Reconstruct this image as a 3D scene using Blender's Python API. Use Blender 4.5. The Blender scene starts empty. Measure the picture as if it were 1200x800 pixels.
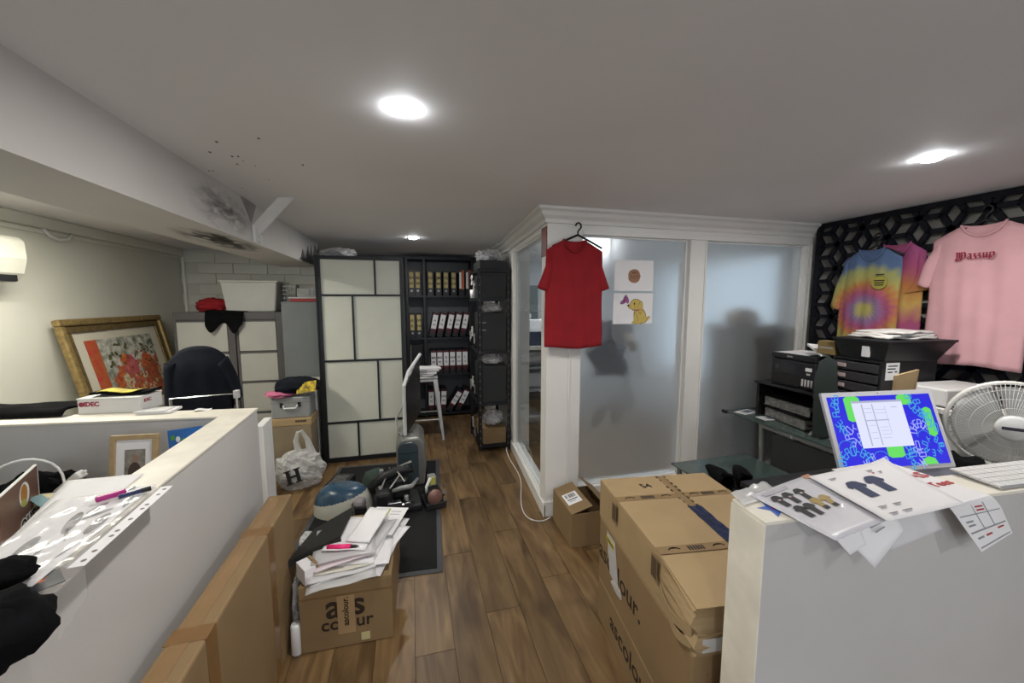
import bpy, math, random
from mathutils import Matrix, Vector, noise
R = math.radians
random.seed(7)
C = bpy.context.scene.collection
SC = bpy.context.scene

# ------------------------------------------------------------------ camera
cam = bpy.data.objects.new('camera', bpy.data.cameras.new('camera'))
C.objects.link(cam)
cam.data.sensor_width = 36; cam.data.lens = 13.5; cam.data.clip_start = 0.02
_y, _p = R(14.7), R(5.9)
_f = Vector((math.sin(_y)*math.cos(_p), math.cos(_y)*math.cos(_p), -math.sin(_p)))
_r = Vector((math.cos(_y), -math.sin(_y), 0)); _u = _r.cross(_f)
cam.matrix_world = Matrix((( _r.x, _u.x, -_f.x, 0), (_r.y, _u.y, -_f.y, 0), (_r.z, _u.z, -_f.z, 1.65), (0, 0, 0, 1)))
SC.camera = cam
# ------------------------------------------------------------------ world, exposure
W = bpy.data.worlds.new('world'); SC.world = W; W.use_nodes = True
bg = W.node_tree.nodes['Background']
bg.inputs[0].default_value = (0.84, 0.91, 1.0, 1); bg.inputs[1].default_value = 1.6
SC.view_settings.view_transform = 'Standard'; SC.view_settings.look = 'None'
SC.view_settings.gamma = 1; SC.view_settings.use_curve_mapping = False
SC.view_settings.exposure = 0.55
CEIL = 2.31
DOWNLIGHT_W = 11.0      # ceiling downlights
BATTEN_W = 23.0         # batten lamp in the left bay
INNER_W = 12.0          # added lamp in the glazed inner room

# ------------------------------------------------------------------ materials
MATS = {}
def pm(name, col, rough=.6, metal=0., var=0., vscale=6., bump=0., bscale=60., emit=None, estr=0., trans=0., ior=1.45, alpha=1., coat=0., spec=.5, stretch=None, var2=None):
    if name in MATS: return MATS[name]
    m = bpy.data.materials.new(name); m.use_nodes = True; nt = m.node_tree; n = nt.nodes; l = nt.links
    b = n['Principled BSDF']
    b.inputs['Base Color'].default_value = (*col, 1); b.inputs['Roughness'].default_value = rough
    b.inputs['Metallic'].default_value = metal; b.inputs['IOR'].default_value = ior
    b.inputs['Transmission Weight'].default_value = trans; b.inputs['Alpha'].default_value = alpha
    b.inputs['Coat Weight'].default_value = coat; b.inputs['Specular IOR Level'].default_value = spec
    if emit: b.inputs['Emission Color'].default_value = (*emit, 1); b.inputs['Emission Strength'].default_value = estr
    tc = n.new('ShaderNodeTexCoord'); mp = n.new('ShaderNodeMapping'); l.new(tc.outputs['Object'], mp.inputs[0])
    if stretch: mp.inputs['Scale'].default_value = stretch
    if var:
        t = n.new('ShaderNodeTexNoise'); t.inputs['Scale'].default_value = vscale; t.inputs['Detail'].default_value = 5
        l.new(mp.outputs[0], t.inputs['Vector'])
        r = n.new('ShaderNodeValToRGB'); r.color_ramp.elements[0].position = .3; r.color_ramp.elements[1].position = .7
        lo = var2 or tuple(max(0, c*(1-var)) for c in col); hi = tuple(min(1, c*(1+var*.6)) for c in col)
        r.color_ramp.elements[0].color = (*lo, 1); r.color_ramp.elements[1].color = (*hi, 1)
        l.new(t.outputs['Fac'], r.inputs[0]); l.new(r.outputs[0], b.inputs['Base Color'])
    if bump:
        t = n.new('ShaderNodeTexNoise'); t.inputs['Scale'].default_value = bscale; t.inputs['Detail'].default_value = 4
        l.new(mp.outputs[0], t.inputs['Vector'])
        bu = n.new('ShaderNodeBump'); bu.inputs['Strength'].default_value = bump; bu.inputs['Distance'].default_value = .004
        l.new(t.outputs['Fac'], bu.inputs['Height']); l.new(bu.outputs[0], b.inputs['Normal'])
    MATS[name] = m; return m

def mat_plank():
    m = bpy.data.materials.new('oak_plank'); m.use_nodes = True; nt = m.node_tree; n = nt.nodes; l = nt.links; b = n['Principled BSDF']
    tc = n.new('ShaderNodeTexCoord'); oi = n.new('ShaderNodeObjectInfo'); mul = n.new('ShaderNodeMath'); mul.operation = 'MULTIPLY'; mul.inputs[1].default_value = 60
    l.new(oi.outputs['Random'], mul.inputs[0])
    add = n.new('ShaderNodeVectorMath'); add.operation = 'ADD'; l.new(tc.outputs['Object'], add.inputs[0]); l.new(mul.outputs[0], add.inputs[1])
    mp = n.new('ShaderNodeMapping'); mp.inputs['Scale'].default_value = (10, 1.3, 4); l.new(add.outputs[0], mp.inputs[0])
    t = n.new('ShaderNodeTexNoise'); t.inputs['Scale'].default_value = 1.5; t.inputs['Detail'].default_value = 5; t.inputs['Distortion'].default_value = 1.1; l.new(mp.outputs[0], t.inputs[0])
    r = n.new('ShaderNodeValToRGB'); e = r.color_ramp.elements
    e[0].position = .28; e[0].color = (.085, .044, .017, 1); e[1].position = .74; e[1].color = (.255, .160, .072, 1)
    k = e.new(.5); k.color = (.162, .098, .041, 1)
    l.new(t.outputs['Fac'], r.inputs[0])
    mp2 = n.new('ShaderNodeMapping'); mp2.inputs['Scale'].default_value = (5, 2.2, 1); l.new(add.outputs[0], mp2.inputs[0])
    t2 = n.new('ShaderNodeTexNoise'); t2.inputs['Scale'].default_value = 1.; t2.inputs['Detail'].default_value = 2; l.new(mp2.outputs[0], t2.inputs[0])
    r2 = n.new('ShaderNodeValToRGB'); r2.color_ramp.elements[0].position = .30; r2.color_ramp.elements[0].color = (.42, .37, .32, 1); r2.color_ramp.elements[1].position = .48; r2.color_ramp.elements[1].color = (1, 1, 1, 1)
    l.new(t2.outputs['Fac'], r2.inputs[0])
    mx = n.new('ShaderNodeMix'); mx.data_type = 'RGBA'; mx.blend_type = 'MULTIPLY'; mx.inputs[0].default_value = .8
    l.new(r.outputs[0], mx.inputs[6]); l.new(r2.outputs[0], mx.inputs[7])
    mr = n.new('ShaderNodeMapRange'); mr.inputs[3].default_value = .7; mr.inputs[4].default_value = 1.2; l.new(oi.outputs['Random'], mr.inputs[0])
    hs = n.new('ShaderNodeHueSaturation'); l.new(mx.outputs[2], hs.inputs['Color']); l.new(mr.outputs[0], hs.inputs['Value'])
    l.new(hs.outputs[0], b.inputs['Base Color']); b.inputs['Roughness'].default_value = .42
    bu = n.new('ShaderNodeBump'); bu.inputs['Strength'].default_value = .15; bu.inputs['Distance'].default_value = .002; l.new(t.outputs['Fac'], bu.inputs['Height']); l.new(bu.outputs[0], b.inputs['Normal'])
    return m

def mat_mix(name, kind, col, rough, fac):
    """clear film: part see-through, part glossy sheen"""
    m = bpy.data.materials.new(name); m.use_nodes = True; n = m.node_tree.nodes; l = m.node_tree.links
    for x in list(n): n.remove(x)
    o = n.new('ShaderNodeOutputMaterial'); mix = n.new('ShaderNodeMixShader'); mix.inputs[0].default_value = fac
    a = n.new('ShaderNodeBsdfTransparent'); g = n.new('ShaderNodeBsdfPrincipled')
    g.inputs['Base Color'].default_value = (*col, 1); g.inputs['Roughness'].default_value = rough
    l.new(a.outputs[0], mix.inputs[1]); l.new(g.outputs[0], mix.inputs[2]); l.new(mix.outputs[0], o.inputs[0])
    return m

def mat_smudge(name, col, amt):
    m = mat_mix(name, 'film', col, .8, 0); nt = m.node_tree; n = nt.nodes; l = nt.links
    tc = n.new('ShaderNodeTexCoord'); nz = n.new('ShaderNodeTexNoise'); nz.inputs['Scale'].default_value = 4.5; nz.inputs['Detail'].default_value = 6; nz.inputs['Distortion'].default_value = 1.0
    mp = n.new('ShaderNodeMapping'); mp.inputs['Location'].default_value = (-1, -1, 0); mp.inputs['Scale'].default_value = (2, 2, 0)
    gr = n.new('ShaderNodeTexGradient'); gr.gradient_type = 'SPHERICAL'
    l.new(tc.outputs['Generated'], nz.inputs[0])
    for k_, (a_, b_) in enumerate(((0, 'Vector'),)): l.new(tc.outputs['Generated'], mp.inputs[0])
    # only the two in-plane generated axes vary on a flat patch; the third is squeezed flat
    l.new(mp.outputs[0], gr.inputs[0])
    r = n.new('ShaderNodeValToRGB'); r.color_ramp.elements[0].position = .42; r.color_ramp.elements[1].position = .72; l.new(nz.outputs['Fac'], r.inputs[0])
    mu = n.new('ShaderNodeMath'); mu.operation = 'MULTIPLY'; l.new(r.outputs[0], mu.inputs[0]); l.new(gr.outputs['Fac'], mu.inputs[1])
    m2 = n.new('ShaderNodeMath'); m2.operation = 'MULTIPLY'; m2.inputs[1].default_value = amt*2; m2.use_clamp = True; l.new(mu.outputs[0], m2.inputs[0])
    mix = [x for x in n if x.type == 'MIX_SHADER'][0]; l.new(m2.outputs[0], mix.inputs[0])
    return m

def mat_tiedye(name, cx, cz, pal, tw=1., rings=3.0, clamp=False):
    m = bpy.data.materials.new(name); m.use_nodes = True; nt = m.node_tree; n = nt.nodes; l = nt.links; b = n['Principled BSDF']
    tc = n.new('ShaderNodeTexCoord'); sp = n.new('ShaderNodeSeparateXYZ')
    nz = n.new('ShaderNodeTexNoise'); nz.inputs['Scale'].default_value = 14; nz.inputs['Detail'].default_value = 4; l.new(tc.outputs['Object'], nz.inputs[0])
    l.new(tc.outputs['Object'], sp.inputs[0])
    def M(op, a, bb=None):
        q = n.new('ShaderNodeMath'); q.operation = op
        for i, v in ((0, a), (1, bb)):
            if v is None: continue
            if isinstance(v, (int, float)): q.inputs[i].default_value = v
            else: l.new(v, q.inputs[i])
        return q.outputs[0]
    dx = M('SUBTRACT', sp.outputs[0], cx); dz = M('SUBTRACT', sp.outputs[2], cz)
    rr = M('SQRT', M('ADD', M('MULTIPLY', dx, dx), M('MULTIPLY', dz, dz)))
    an = M('DIVIDE', M('ARCTAN2', dz, dx), 6.28318)
    saw = M('MULTIPLY', M('SINE', M('MULTIPLY', an, 6.28318*24)), .02)
    v = M('ADD', M('ADD', M('MULTIPLY', rr, rings), M('MULTIPLY', M('SINE', M('MULTIPLY', an, 6.28318)), tw) if clamp else M('MULTIPLY', an, tw)), M('ADD', saw, M('MULTIPLY', nz.outputs['Fac'], .12)))
    if not clamp: v = M('FRACT', v)
    r = n.new('ShaderNodeValToRGB'); e = r.color_ramp.elements
    e[0].position = 0; e[0].color = (*pal[0], 1); e[1].position = 1; e[1].color = (*pal[0], 1)
    if clamp: e[1].color = (*pal[-1], 1)
    for i, c in enumerate(pal[1:]):
        k = e.new((i+1)/len(pal)); k.color = (*c, 1)
    l.new(v, r.inputs[0]); l.new(r.outputs[0], b.inputs['Base Color']); b.inputs['Roughness'].default_value = .9
    return m

WALL = pm('white_paint', (.72, .70, .67), .55, var=.05, vscale=2.5, bump=.05)
TRIMW = pm('gloss_white_paint', (.80, .79, .76), .35, var=.04, vscale=3)
HALF = pm('half_wall_paint', (.545, .53, .52), .5, var=.06, vscale=2.2, bump=.08, bscale=90)
CREAM = pm('cream_cap_paint', (.80, .76, .66), .45, var=.12, vscale=9, bump=.05)
CEILM = pm('ceiling_paint', (.82, .805, .81), .7, var=.04, vscale=1.2)
LEFTW = pm('cream_wall_paint', (.70, .69, .61), .6, var=.05, vscale=2.)
DARKW = pm('grey_rear_paint', (.15, .155, .165), .6, var=.1, vscale=3)
GREYW = pm('taupe_wall_paint', (.30, .29, .27), .6, var=.06)
BRICKM = pm('painted_block', (.68, .67, .60), .6, var=.08, vscale=7, bump=.25, bscale=40)
MORTAR = pm('painted_mortar', (.60, .59, .53), .8)
CARD = pm('cardboard', (.252, .166, .080), .75, var=.1, vscale=5, bump=.05, bscale=120)
CARDL = pm('light_cardboard', (.375, .265, .138), .75, var=.08, vscale=6, bump=.05)
CARDD = pm('brown_tape', (.22, .12, .045), .3, var=.12, vscale=12)
INK = pm('black_print', (.012, .011, .011), .6)
BLACK = pm('matt_black', (.012, .012, .014), .5, var=.2, vscale=9)
BLACKP = pm('black_powder_coat', (.011, .012, .016), .45)
BLACKC = pm('black_cloth', (.005, .005, .006), 1., spec=.15, var=.3, vscale=20, bump=.3, bscale=180)
NAVYC = pm('navy_black_cloth', (.009, .011, .017), .95, spec=.2, var=.3, vscale=12, bump=.3, bscale=150)
LATT = pm('black_lattice_board', (.004, .005, .010), .65, spec=.3, var=.2, vscale=5)
PAPER = pm('white_paper', (.80, .79, .80), .7, var=.02, vscale=9)
PAPERG = pm('greyish_paper', (.62, .61, .62), .7, var=.06, vscale=14)
GREYINK = pm('grey_print', (.30, .30, .32), .7)
REDINK = pm('red_print', (.45, .05, .05), .7)
FILM = mat_mix('clear_film', 'film', (.85, .86, .88), .12, .32)
BAGM = mat_mix('white_carrier_film', 'film', (.74, .74, .74), .3, .54)
def mat_frost():
    m = pm('frosted_glass_base', (.90, .92, .93), .5, trans=1., ior=1.15); m.name = 'frosted_glass'; n = m.node_tree.nodes; l = m.node_tree.links
    o = [x for x in n if x.type == 'OUTPUT_MATERIAL'][0]; mx = n.new('ShaderNodeMixShader'); mx.inputs[0].default_value = .17
    tr = n.new('ShaderNodeBsdfTranslucent'); tr.inputs[0].default_value = (.80, .82, .82, 1); df = n.new('ShaderNodeBsdfDiffuse'); df.inputs[0].default_value = (.55, .56, .56, 1)
    m2 = n.new('ShaderNodeMixShader'); m2.inputs[0].default_value = .35; l.new(tr.outputs[0], m2.inputs[1]); l.new(df.outputs[0], m2.inputs[2])
    l.new(n['Principled BSDF'].outputs[0], mx.inputs[1]); l.new(m2.outputs[0], mx.inputs[2]); l.new(mx.outputs[0], o.inputs[0]); return m
FROST = mat_frost() if True else pm('frosted_glass', (.90, .92, .93), .5, trans=1., ior=1.15)
CLEAR = pm('clear_glass', (.94, .97, .97), .02, trans=1., ior=1.2)
DESKG = pm('green_desk_glass', (.06, .085, .08), .15, var=.1, coat=.3)
SHOJI = pm('cream_panel', (.70, .71, .62), .35, var=.06, vscale=3)
CHROME = pm('chrome', (.7, .7, .7), .2, metal=1)
GREYM = pm('grey_metal', (.30, .31, .31), .42, metal=.4, var=.12)
WHITEM = pm('white_metal', (.55, .56, .56), .35, var=.05)
LGREY = pm('light_grey_plastic', (.55, .55, .55), .45)
WHITEP = pm('white_plastic', (.74, .74, .73), .35)
RED = pm('red_cotton', (.27, .008, .014), .9, var=.12, vscale=8, bump=.2, bscale=220)
PINK = pm('pink_cotton', (.66, .37, .40), .9, var=.06, vscale=8, bump=.2, bscale=220)
YELL = pm('yellowed_label', (.55, .45, .20), .7, var=.2, vscale=30)
LABELW = pm('white_label', (.80, .80, .82), .6)
MAROON = pm('maroon_spine', (.10, .012, .02), .5)
ORANGE = pm('orange_plastic', (.65, .16, .04), .5)

# ------------------------------------------------------------------ mesh builder
class MB:
    def __init__(s): s.v = []; s.f = []; s.mi = []; s.cur = 0
    def add(s, vs, fs):
        o = len(s.v); s.v += [tuple(p) for p in vs]; s.f += [tuple(i+o for i in f) for f in fs]; s.mi += [s.cur]*len(fs); return s
    def bb(s, x0, x1, y0, y1, z0, z1, M=None):
        vs = [Vector((x, y, z)) for z in (z0, z1) for y in (y0, y1) for x in (x0, x1)]
        if M: vs = [M @ p for p in vs]
        return s.add(vs, [(0, 2, 3, 1), (4, 5, 7, 6), (0, 1, 5, 4), (2, 6, 7, 3), (0, 4, 6, 2), (1, 3, 7, 5)])
    def box(s, c, d, M=None):
        return s.bb(c[0]-d[0]/2, c[0]+d[0]/2, c[1]-d[1]/2, c[1]+d[1]/2, c[2]-d[2]/2, c[2]+d[2]/2, M)
    def hexa(s, b, t):   # bottom ring, top ring (4 pts each, ccw from above)
        return s.add(list(b)+list(t), [(3, 2, 1, 0), (4, 5, 6, 7)]+[(i, (i+1) % 4, 4+(i+1) % 4, 4+i) for i in range(4)])
    def prism(s, poly, z0, z1, M=None):
        n = len(poly); vs = [Vector((x, y, z0)) for x, y in poly]+[Vector((x, y, z1)) for x, y in poly]
        if M: vs = [M @ p for p in vs]
        return s.add(vs, [tuple(range(n))[::-1], tuple(range(n, 2*n))]+[(i, (i+1) % n, n+(i+1) % n, n+i) for i in range(n)])
    def tube(s, pts, r, n=8, closed=False):
        pts = [Vector(p) for p in pts]; N = len(pts); rs = r if isinstance(r, (list, tuple)) else [r]*N
        vs = []; up = None
        for i, p in enumerate(pts):
            a = pts[i-1] if (i or closed) else p; b = pts[(i+1) % N] if (i < N-1 or closed) else p
            t = (b-a).normalized()
            if up is None: up = t.orthogonal().normalized()
            up = (up-t*up.dot(t)); up = up.normalized() if up.length > 1e-5 else t.orthogonal().normalized()
            w = t.cross(up)
            for k in range(n):
                an = 2*math.pi*k/n; vs.append(p+(up*math.cos(an)+w*math.sin(an))*rs[i])
        fs = []
        for i in range(N if closed else N-1):
            j = (i+1) % N
            for k in range(n): fs.append((i*n+k, i*n+(k+1) % n, j*n+(k+1) % n, j*n+k))
        if not closed: fs += [tuple(range(n))[::-1], tuple(range((N-1)*n, N*n))]
        return s.add(vs, fs)
    def cyl(s, a, b, r, r2=None, n=16): return s.tube([a, b], [r, r if r2 is None else r2], n)
    def grid(s, fn, nu, nv, wrap=False):
        vs = [fn(i/nu, j/nv) for j in range(nv+1) for i in range(nu+1)]
        return s.add(vs, [(j*(nu+1)+i, j*(nu+1)+i+1, (j+1)*(nu+1)+i+1, (j+1)*(nu+1)+i) for j in range(nv) for i in range(nu)])
    def lathe(s, prof, n=24, M=None):
        vs = []
        for r, z in prof:
            for k in range(n):
                p = Vector((r*math.cos(2*math.pi*k/n), r*math.sin(2*math.pi*k/n), z)); vs.append(M @ p if M else p)
        m = len(prof)
        return s.add(vs, [(i*n+k, i*n+(k+1) % n, (i+1)*n+(k+1) % n, (i+1)*n+k) for i in range(m-1) for k in range(n)]+[tuple(range(n))[::-1], tuple(range((m-1)*n, m*n))])
    def blob(s, c, rad, seed=0, amp=.25, freq=3., nu=24, nv=14, flat=None):
        def fn(u, v):
            th = 2*math.pi*u; ph = math.pi*v
            d = Vector((math.sin(ph)*math.cos(th), math.sin(ph)*math.sin(th), math.cos(ph)))
            k = 1+amp*noise.noise(d*freq+Vector((seed*7.3, seed*3.1, seed)))+amp*.5*noise.noise(d*freq*2.7+Vector((seed, seed*5.7, 2)))
            p = Vector((d.x*rad[0]*k, d.y*rad[1]*k, d.z*rad[2]*k))
            if flat is not None and p.z < -flat: p.z = -flat
            return p+Vector(c)
        return s.grid(fn, nu, nv)
    def build(s, name, mat, parent=None, loc=None, rot=None, smooth=False, bevel=0., solid=0., sub=0):
        me = bpy.data.meshes.new(name); me.from_pydata(s.v, [], s.f)
        for m in (mat if isinstance(mat, (list, tuple)) else [mat]): me.materials.append(m)
        if any(s.mi): me.polygons.foreach_set('material_index', s.mi)
        if smooth: me.polygons.foreach_set('use_smooth', [True]*len(me.polygons))
        me.update()
        o = bpy.data.objects.new(name, me); C.objects.link(o)
        if parent: o.parent = parent
        if loc is not None: o.location = loc
        if rot is not None: o.rotation_euler = rot
        if solid: q = o.modifiers.new('thickness', 'SOLIDIFY'); q.thickness = solid; q.offset = 0
        if bevel:
            q = o.modifiers.new('bevel', 'BEVEL'); q.width = bevel; q.segments = 2; q.limit_method = 'ANGLE'
        if sub: q = o.modifiers.new('subsurf', 'SUBSURF'); q.levels = sub; q.render_levels = sub
        return o

def thing(name, label, cat, loc=(0, 0, 0), rz=0., group=None):
    o = bpy.data.objects.new(name, None); C.objects.link(o); o.location = loc; o.rotation_euler = (0, 0, rz); o.empty_display_size = .1
    return tag(o, label, cat, group)
def tag(o, label, cat, group=None):
    o['label'] = label; o['category'] = cat
    if group: o['group'] = group
    return o
def struct(o): o['kind'] = 'structure'; return o
def lab(o, s): o['label'] = s; return o
def plane(o, x, y):
    x = Vector(x).normalized(); y = Vector(y).normalized(); z = x.cross(y)
    return Matrix(((x.x, y.x, z.x, o[0]), (x.y, y.y, z.y, o[1]), (x.z, y.z, z.z, o[2]), (0, 0, 0, 1)))
def text(name, s, size, mat, parent, M, bold=0., align='CENTER', ext=.0004, shear=0., sx=1.):
    cu = bpy.data.curves.new(name, 'FONT'); cu.body = s; cu.size = size; cu.align_x = align; cu.align_y = 'CENTER'; cu.offset = bold; cu.extrude = ext; cu.resolution_u = 3; cu.shear = shear
    o = bpy.data.objects.new(name, cu); C.objects.link(o); bpy.context.view_layer.update()
    me = bpy.data.meshes.new_from_object(o.evaluated_get(bpy.context.evaluated_depsgraph_get())); bpy.data.objects.remove(o); bpy.data.curves.remove(cu)
    if sx != 1.: me.transform(Matrix.Diagonal((sx, 1, 1, 1)))
    me.transform(M); me.materials.clear(); me.materials.append(mat)
    o = bpy.data.objects.new(name, me); C.objects.link(o); o.parent = parent
    return o
def flat(name, poly, mat, parent, M, t=.0006, z=0.):
    """thin flat print: a polygon laid on a plane M"""
    return MB().prism(poly, z, z+t, M).build(name, mat, parent)
def ell(cx, cy, rx, ry, n=18, a=0.): return [(cx+rx*math.cos(t)*math.cos(a)-ry*math.sin(t)*math.sin(a), cy+rx*math.cos(t)*math.sin(a)+ry*math.sin(t)*math.cos(a)) for t in (2*math.pi*k/n for k in range(n))]
def rect(x0, x1, y0, y1): return [(x0, y0), (x1, y0), (x1, y1), (x0, y1)]
def dup(root, loc, rz, label, group=None):
    r = root.copy(); C.objects.link(r); r.location = loc; r.rotation_euler = (0, 0, rz); r['label'] = label
    if group: r['group'] = group
    for ch in list(root.children):
        c = ch.copy(); C.objects.link(c); c.parent = r
        for g in list(ch.children):
            d = g.copy(); C.objects.link(d); d.parent = c
    return r

# ================================================================== STRUCTURE
LX, RX, FY, BY = -2.8, 3.46, -2.4, 5.84
fl = struct(MB().bb(LX-.1, RX+.1, FY-.1, BY+.1, -.1, -.006).build('floor', pm('floor_joint', (.05, .028, .012), .8)))
PLK = mat_plank()
pw, plen = .185, 1.22
pmesh = None
k = 0
nx = int((RX+2.8)/pw)+1
for i in range(nx):
    x = LX+.003+i*pw; off = (i*0.43) % 1.0*plen
    y = -.2-off
    while y < BY-.02:
        y0 = max(y, -.2); y1 = min(y+plen, BY)
        full = (y1-y0) > plen-.001
        if y1-y0 > .03 and (x < 1.0 or y1 > .1) and (x > -1.0 or y1 > 2.6):
            if full and pmesh:
                o = bpy.data.objects.new('plank', pmesh); C.objects.link(o); o.parent = fl
            else:
                L = y1-y0
                o = MB().bb(-pw/2+.0012, pw/2-.0012, -L/2+.0012, L/2-.0012, -.02, 0).build('plank', PLK, fl)
                if full: pmesh = o.data
            o.location = (x+pw/2, (y0+y1)/2, random.uniform(-.0006, .0))
        y += plen

struct(MB().bb(LX-.1, RX+.1, FY-.1, BY+.1, CEIL, CEIL+.1).build('ceiling', CEILM))
wl = struct(MB().bb(LX-.12, LX, FY, BY, 0, CEIL).build('wall_left', LEFTW))
struct(MB().bb(LX, LX+.05, FY, BY-.05, CEIL-.09, CEIL).bb(LX, LX+.02, FY, BY-.05, CEIL-.13, CEIL-.09).build('trim_1', LEFTW, bevel=.012))
wr = struct(MB().bb(RX, RX+.12, FY, 2.66, 0, CEIL).build('wall_right', GREYW))
# rear wall: painted blocks to the left, plain dark paint behind the shelving
wb = struct(MB().bb(LX-.1, -.8, BY, BY+.1, 0, CEIL).build('wall_back', MORTAR))
bm0 = MB().bb(-.193, .193, -.02, 0, -.063, .063).build('brick', BRICKM, wb, bevel=.004); first = True
for r_ in range(17):
    for c_ in range(6):
        x = -2.62+c_*.396+(.198 if r_ % 2 else 0); z = .075+r_*.1335
        if x > -.9 or z > CEIL-.03 or z < 1.2: continue
        o = bm0 if first else bpy.data.objects.new('brick', bm0.data)
        if not first:
            C.objects.link(o); o.parent = wb
            q = o.modifiers.new('bevel', 'BEVEL'); q.width = .004; q.segments = 2
        first = False; o.location = (x, BY-.001+random.uniform(0, .004), z)
struct(MB().bb(-.8, 1.1, BY, BY+.1, 0, CEIL).build('wall_back_dark', DARKW))
MB().cyl((-2.765, BY-.03, 0), (-2.765, BY-.03, CEIL-.1), .016, n=10).build('pipe', TRIMW, wb)
# beam with a ragged end at the wardrobe
bmx = struct(MB().bb(-1.40, -1.005, FY, 4.9, 2.04, CEIL+.02).build('beam', pm('beam_paint', (.62, .60, .58), .6, var=.06, vscale=1.6)))
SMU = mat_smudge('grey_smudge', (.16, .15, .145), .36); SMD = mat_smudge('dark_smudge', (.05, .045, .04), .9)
o = lab(flat('scuff', rect(-.42, .42, -.13, .13), SMU, bmx, Matrix(), .0003), 'grey smeared scuff mark on the beam face'); o.matrix_local = plane((-1.0046, 2.58, 2.165), (0, 1, 0), (0, 0, 1))
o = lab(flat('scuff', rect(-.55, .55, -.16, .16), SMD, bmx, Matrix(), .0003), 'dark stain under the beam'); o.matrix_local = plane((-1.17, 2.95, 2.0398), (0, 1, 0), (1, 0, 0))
# small black specks on the ceiling
sp = MB()
for (x, y) in ((-.58, 1.843), (-.843, 2.06), (-.97, 2.345), (-.95, 2.339), (-.771, 2.093), (-.744, 2.086), (-.744, 2.141), (-.716, 2.204), (-.931, 2.639), (-.761, 1.925), (-.488, 2.132), (-.727, 2.424), (-.791, 2.2)):
    q = random.uniform(.003, .008); sp.box((x, y, CEIL-.001), (q, q*1.5, .002))
ck = sp.build('mould_specks', BLACK); tag(ck, 'scattered tiny black specks on the white ceiling beside the beam', 'specks'); ck['kind'] = 'stuff'

# front shop window behind the camera (daylight)
FW = MB().bb(LX, -1.9, FY-.1, FY, 0, CEIL).bb(1.9, RX, FY-.1, FY, 0, CEIL).bb(-1.9, 1.9, FY-.1, FY, 2.1, CEIL).bb(-1.9, 1.9, FY-.1, FY, 0, .5)
struct(FW.build('wall_front', WALL))
w4 = struct(MB().bb(-1.9, 1.9, FY-.08, FY-.02, .5, .55).bb(-1.9, 1.9, FY-.08, FY-.02, 2.05, 2.1).bb(-.03, .03, FY-.08, FY-.02, .55, 2.05).build('window_4', BLACKP))
pl = bpy.data.lights.new('window_portal', 'AREA'); pl.shape = 'RECTANGLE'; pl.size = 3.8; pl.size_y = 1.6; pl.cycles.is_portal = True
po = bpy.data.objects.new('window_portal', pl); C.objects.link(po); po.location = (0, FY-.05, 1.3); po.rotation_euler = (R(90), 0, 0)

# ---- half wall left (L shaped) with cream cap
h1 = struct(MB().prism([(-.67, -.5), (-.790, 2.226), (-.916, 2.240), (-.79, -.5)], 0, 1.09).build('wall_half_left', HALF))
MB().prism([(-.666, -.5), (-.786, 2.230), (-.918, 2.245), (-.794, -.5)], 1.09, 1.1).build('cap', CREAM, h1, bevel=.002)
h2 = struct(MB().prism([(-.916, 2.240), (-2.8, 2.452), (-2.8, 2.322), (-.911, 2.110)], 0, 1.09).build('wall_half_back', HALF))
MB().prism([(-.918, 2.245), (-2.8, 2.456), (-2.8, 2.318), (-.913, 2.106)], 1.09, 1.1).build('cap', CREAM, h2, bevel=.002)
# ---- half wall right with cream cap
hr = struct(MB().prism([(.848, .722), (3.45, .55), (3.45, .66), (.862, .836)], 0, 1.09).build('wall_half_right', HALF))
MB().prism([(.846, .720), (3.45, .548), (3.45, .662), (.860, .838)], 1.09, 1.1).build('cap', CREAM, hr, bevel=.002)
MB().prism([(.843, .7195), (.8478, .7195), (.8598, .838), (.857, .838)], 0, 1.09).build('end_board', CREAM, hr)
# ---- glazed partition
PY = 2.66
def sx(y): return .072*(y-2.66)          # the side of the partition runs slightly askew
def sk(a, b, y0, y1): return [(a+sx(y0), y0), (b+sx(y0), y0), (b+sx(y1), y1), (a+sx(y1), y1)]
pt = struct(MB().bb(.962, 1.235, PY, PY+.12, 0, CEIL).bb(1.235, RX, PY, PY+.12, 2.14, CEIL).bb(1.235, RX, PY, PY+.12, 0, .19)
            .bb(2.165, 2.325, PY-.0, PY+.12, .19, 2.14).bb(3.37, RX, PY, PY+.12, .19, 2.14)
            .prism(sk(.962, 1.08, PY+.12, 2.80), 0, CEIL).prism(sk(.962, 1.07, 2.80, 3.95), 2.17, CEIL).prism(sk(.962, 1.07, 2.80, 3.95), 0, .10).bb(1.055, 1.235, 3.95, 4.05, 0, CEIL).bb(1.075, 1.235, 4.05, BY, 0, CEIL).build('wall_partition', TRIMW))
# moulded cornice along front and side
cp = [(0, 0), (.095, 0), (.095, -.018), (.072, -.03), (.058, -.055), (.03, -.075), (.022, -.1), (0, -.1)]
cm = MB()
def cor(p, a, b, da, db):
    n_ = len(p); vs = []
    for (q, d) in ((a, da), (b, db)):
        for (o_, z_) in p: vs.append((q[0]+d[0]*o_, q[1]+d[1]*o_, CEIL+z_))
    cm.add(vs, [(i, (i+1) % n_, n_+(i+1) % n_, n_+i) for i in range(n_)]+[tuple(range(n_)), tuple(range(n_, 2*n_))[::-1]])
cor(cp, (.962, PY), (RX, PY), (-1, -1), (0, -1)); cor(cp, (.962, PY), (1.055, 4.05), (-1, -1), (-1, 0)); cor(cp, (1.075, 4.05), (1.075, BY), (-1, 0), (-1, 0))
cm.build('cornice', TRIMW, pt)
MB().bb(.945, 1.25, PY-.016, PY, 0, .12).bb(1.25, RX, PY-.016, PY, 0, .12).prism(sk(.945, .962, PY-.016, 4.05), 0, .10).build('skirting', TRIMW, pt, bevel=.004)
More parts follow.
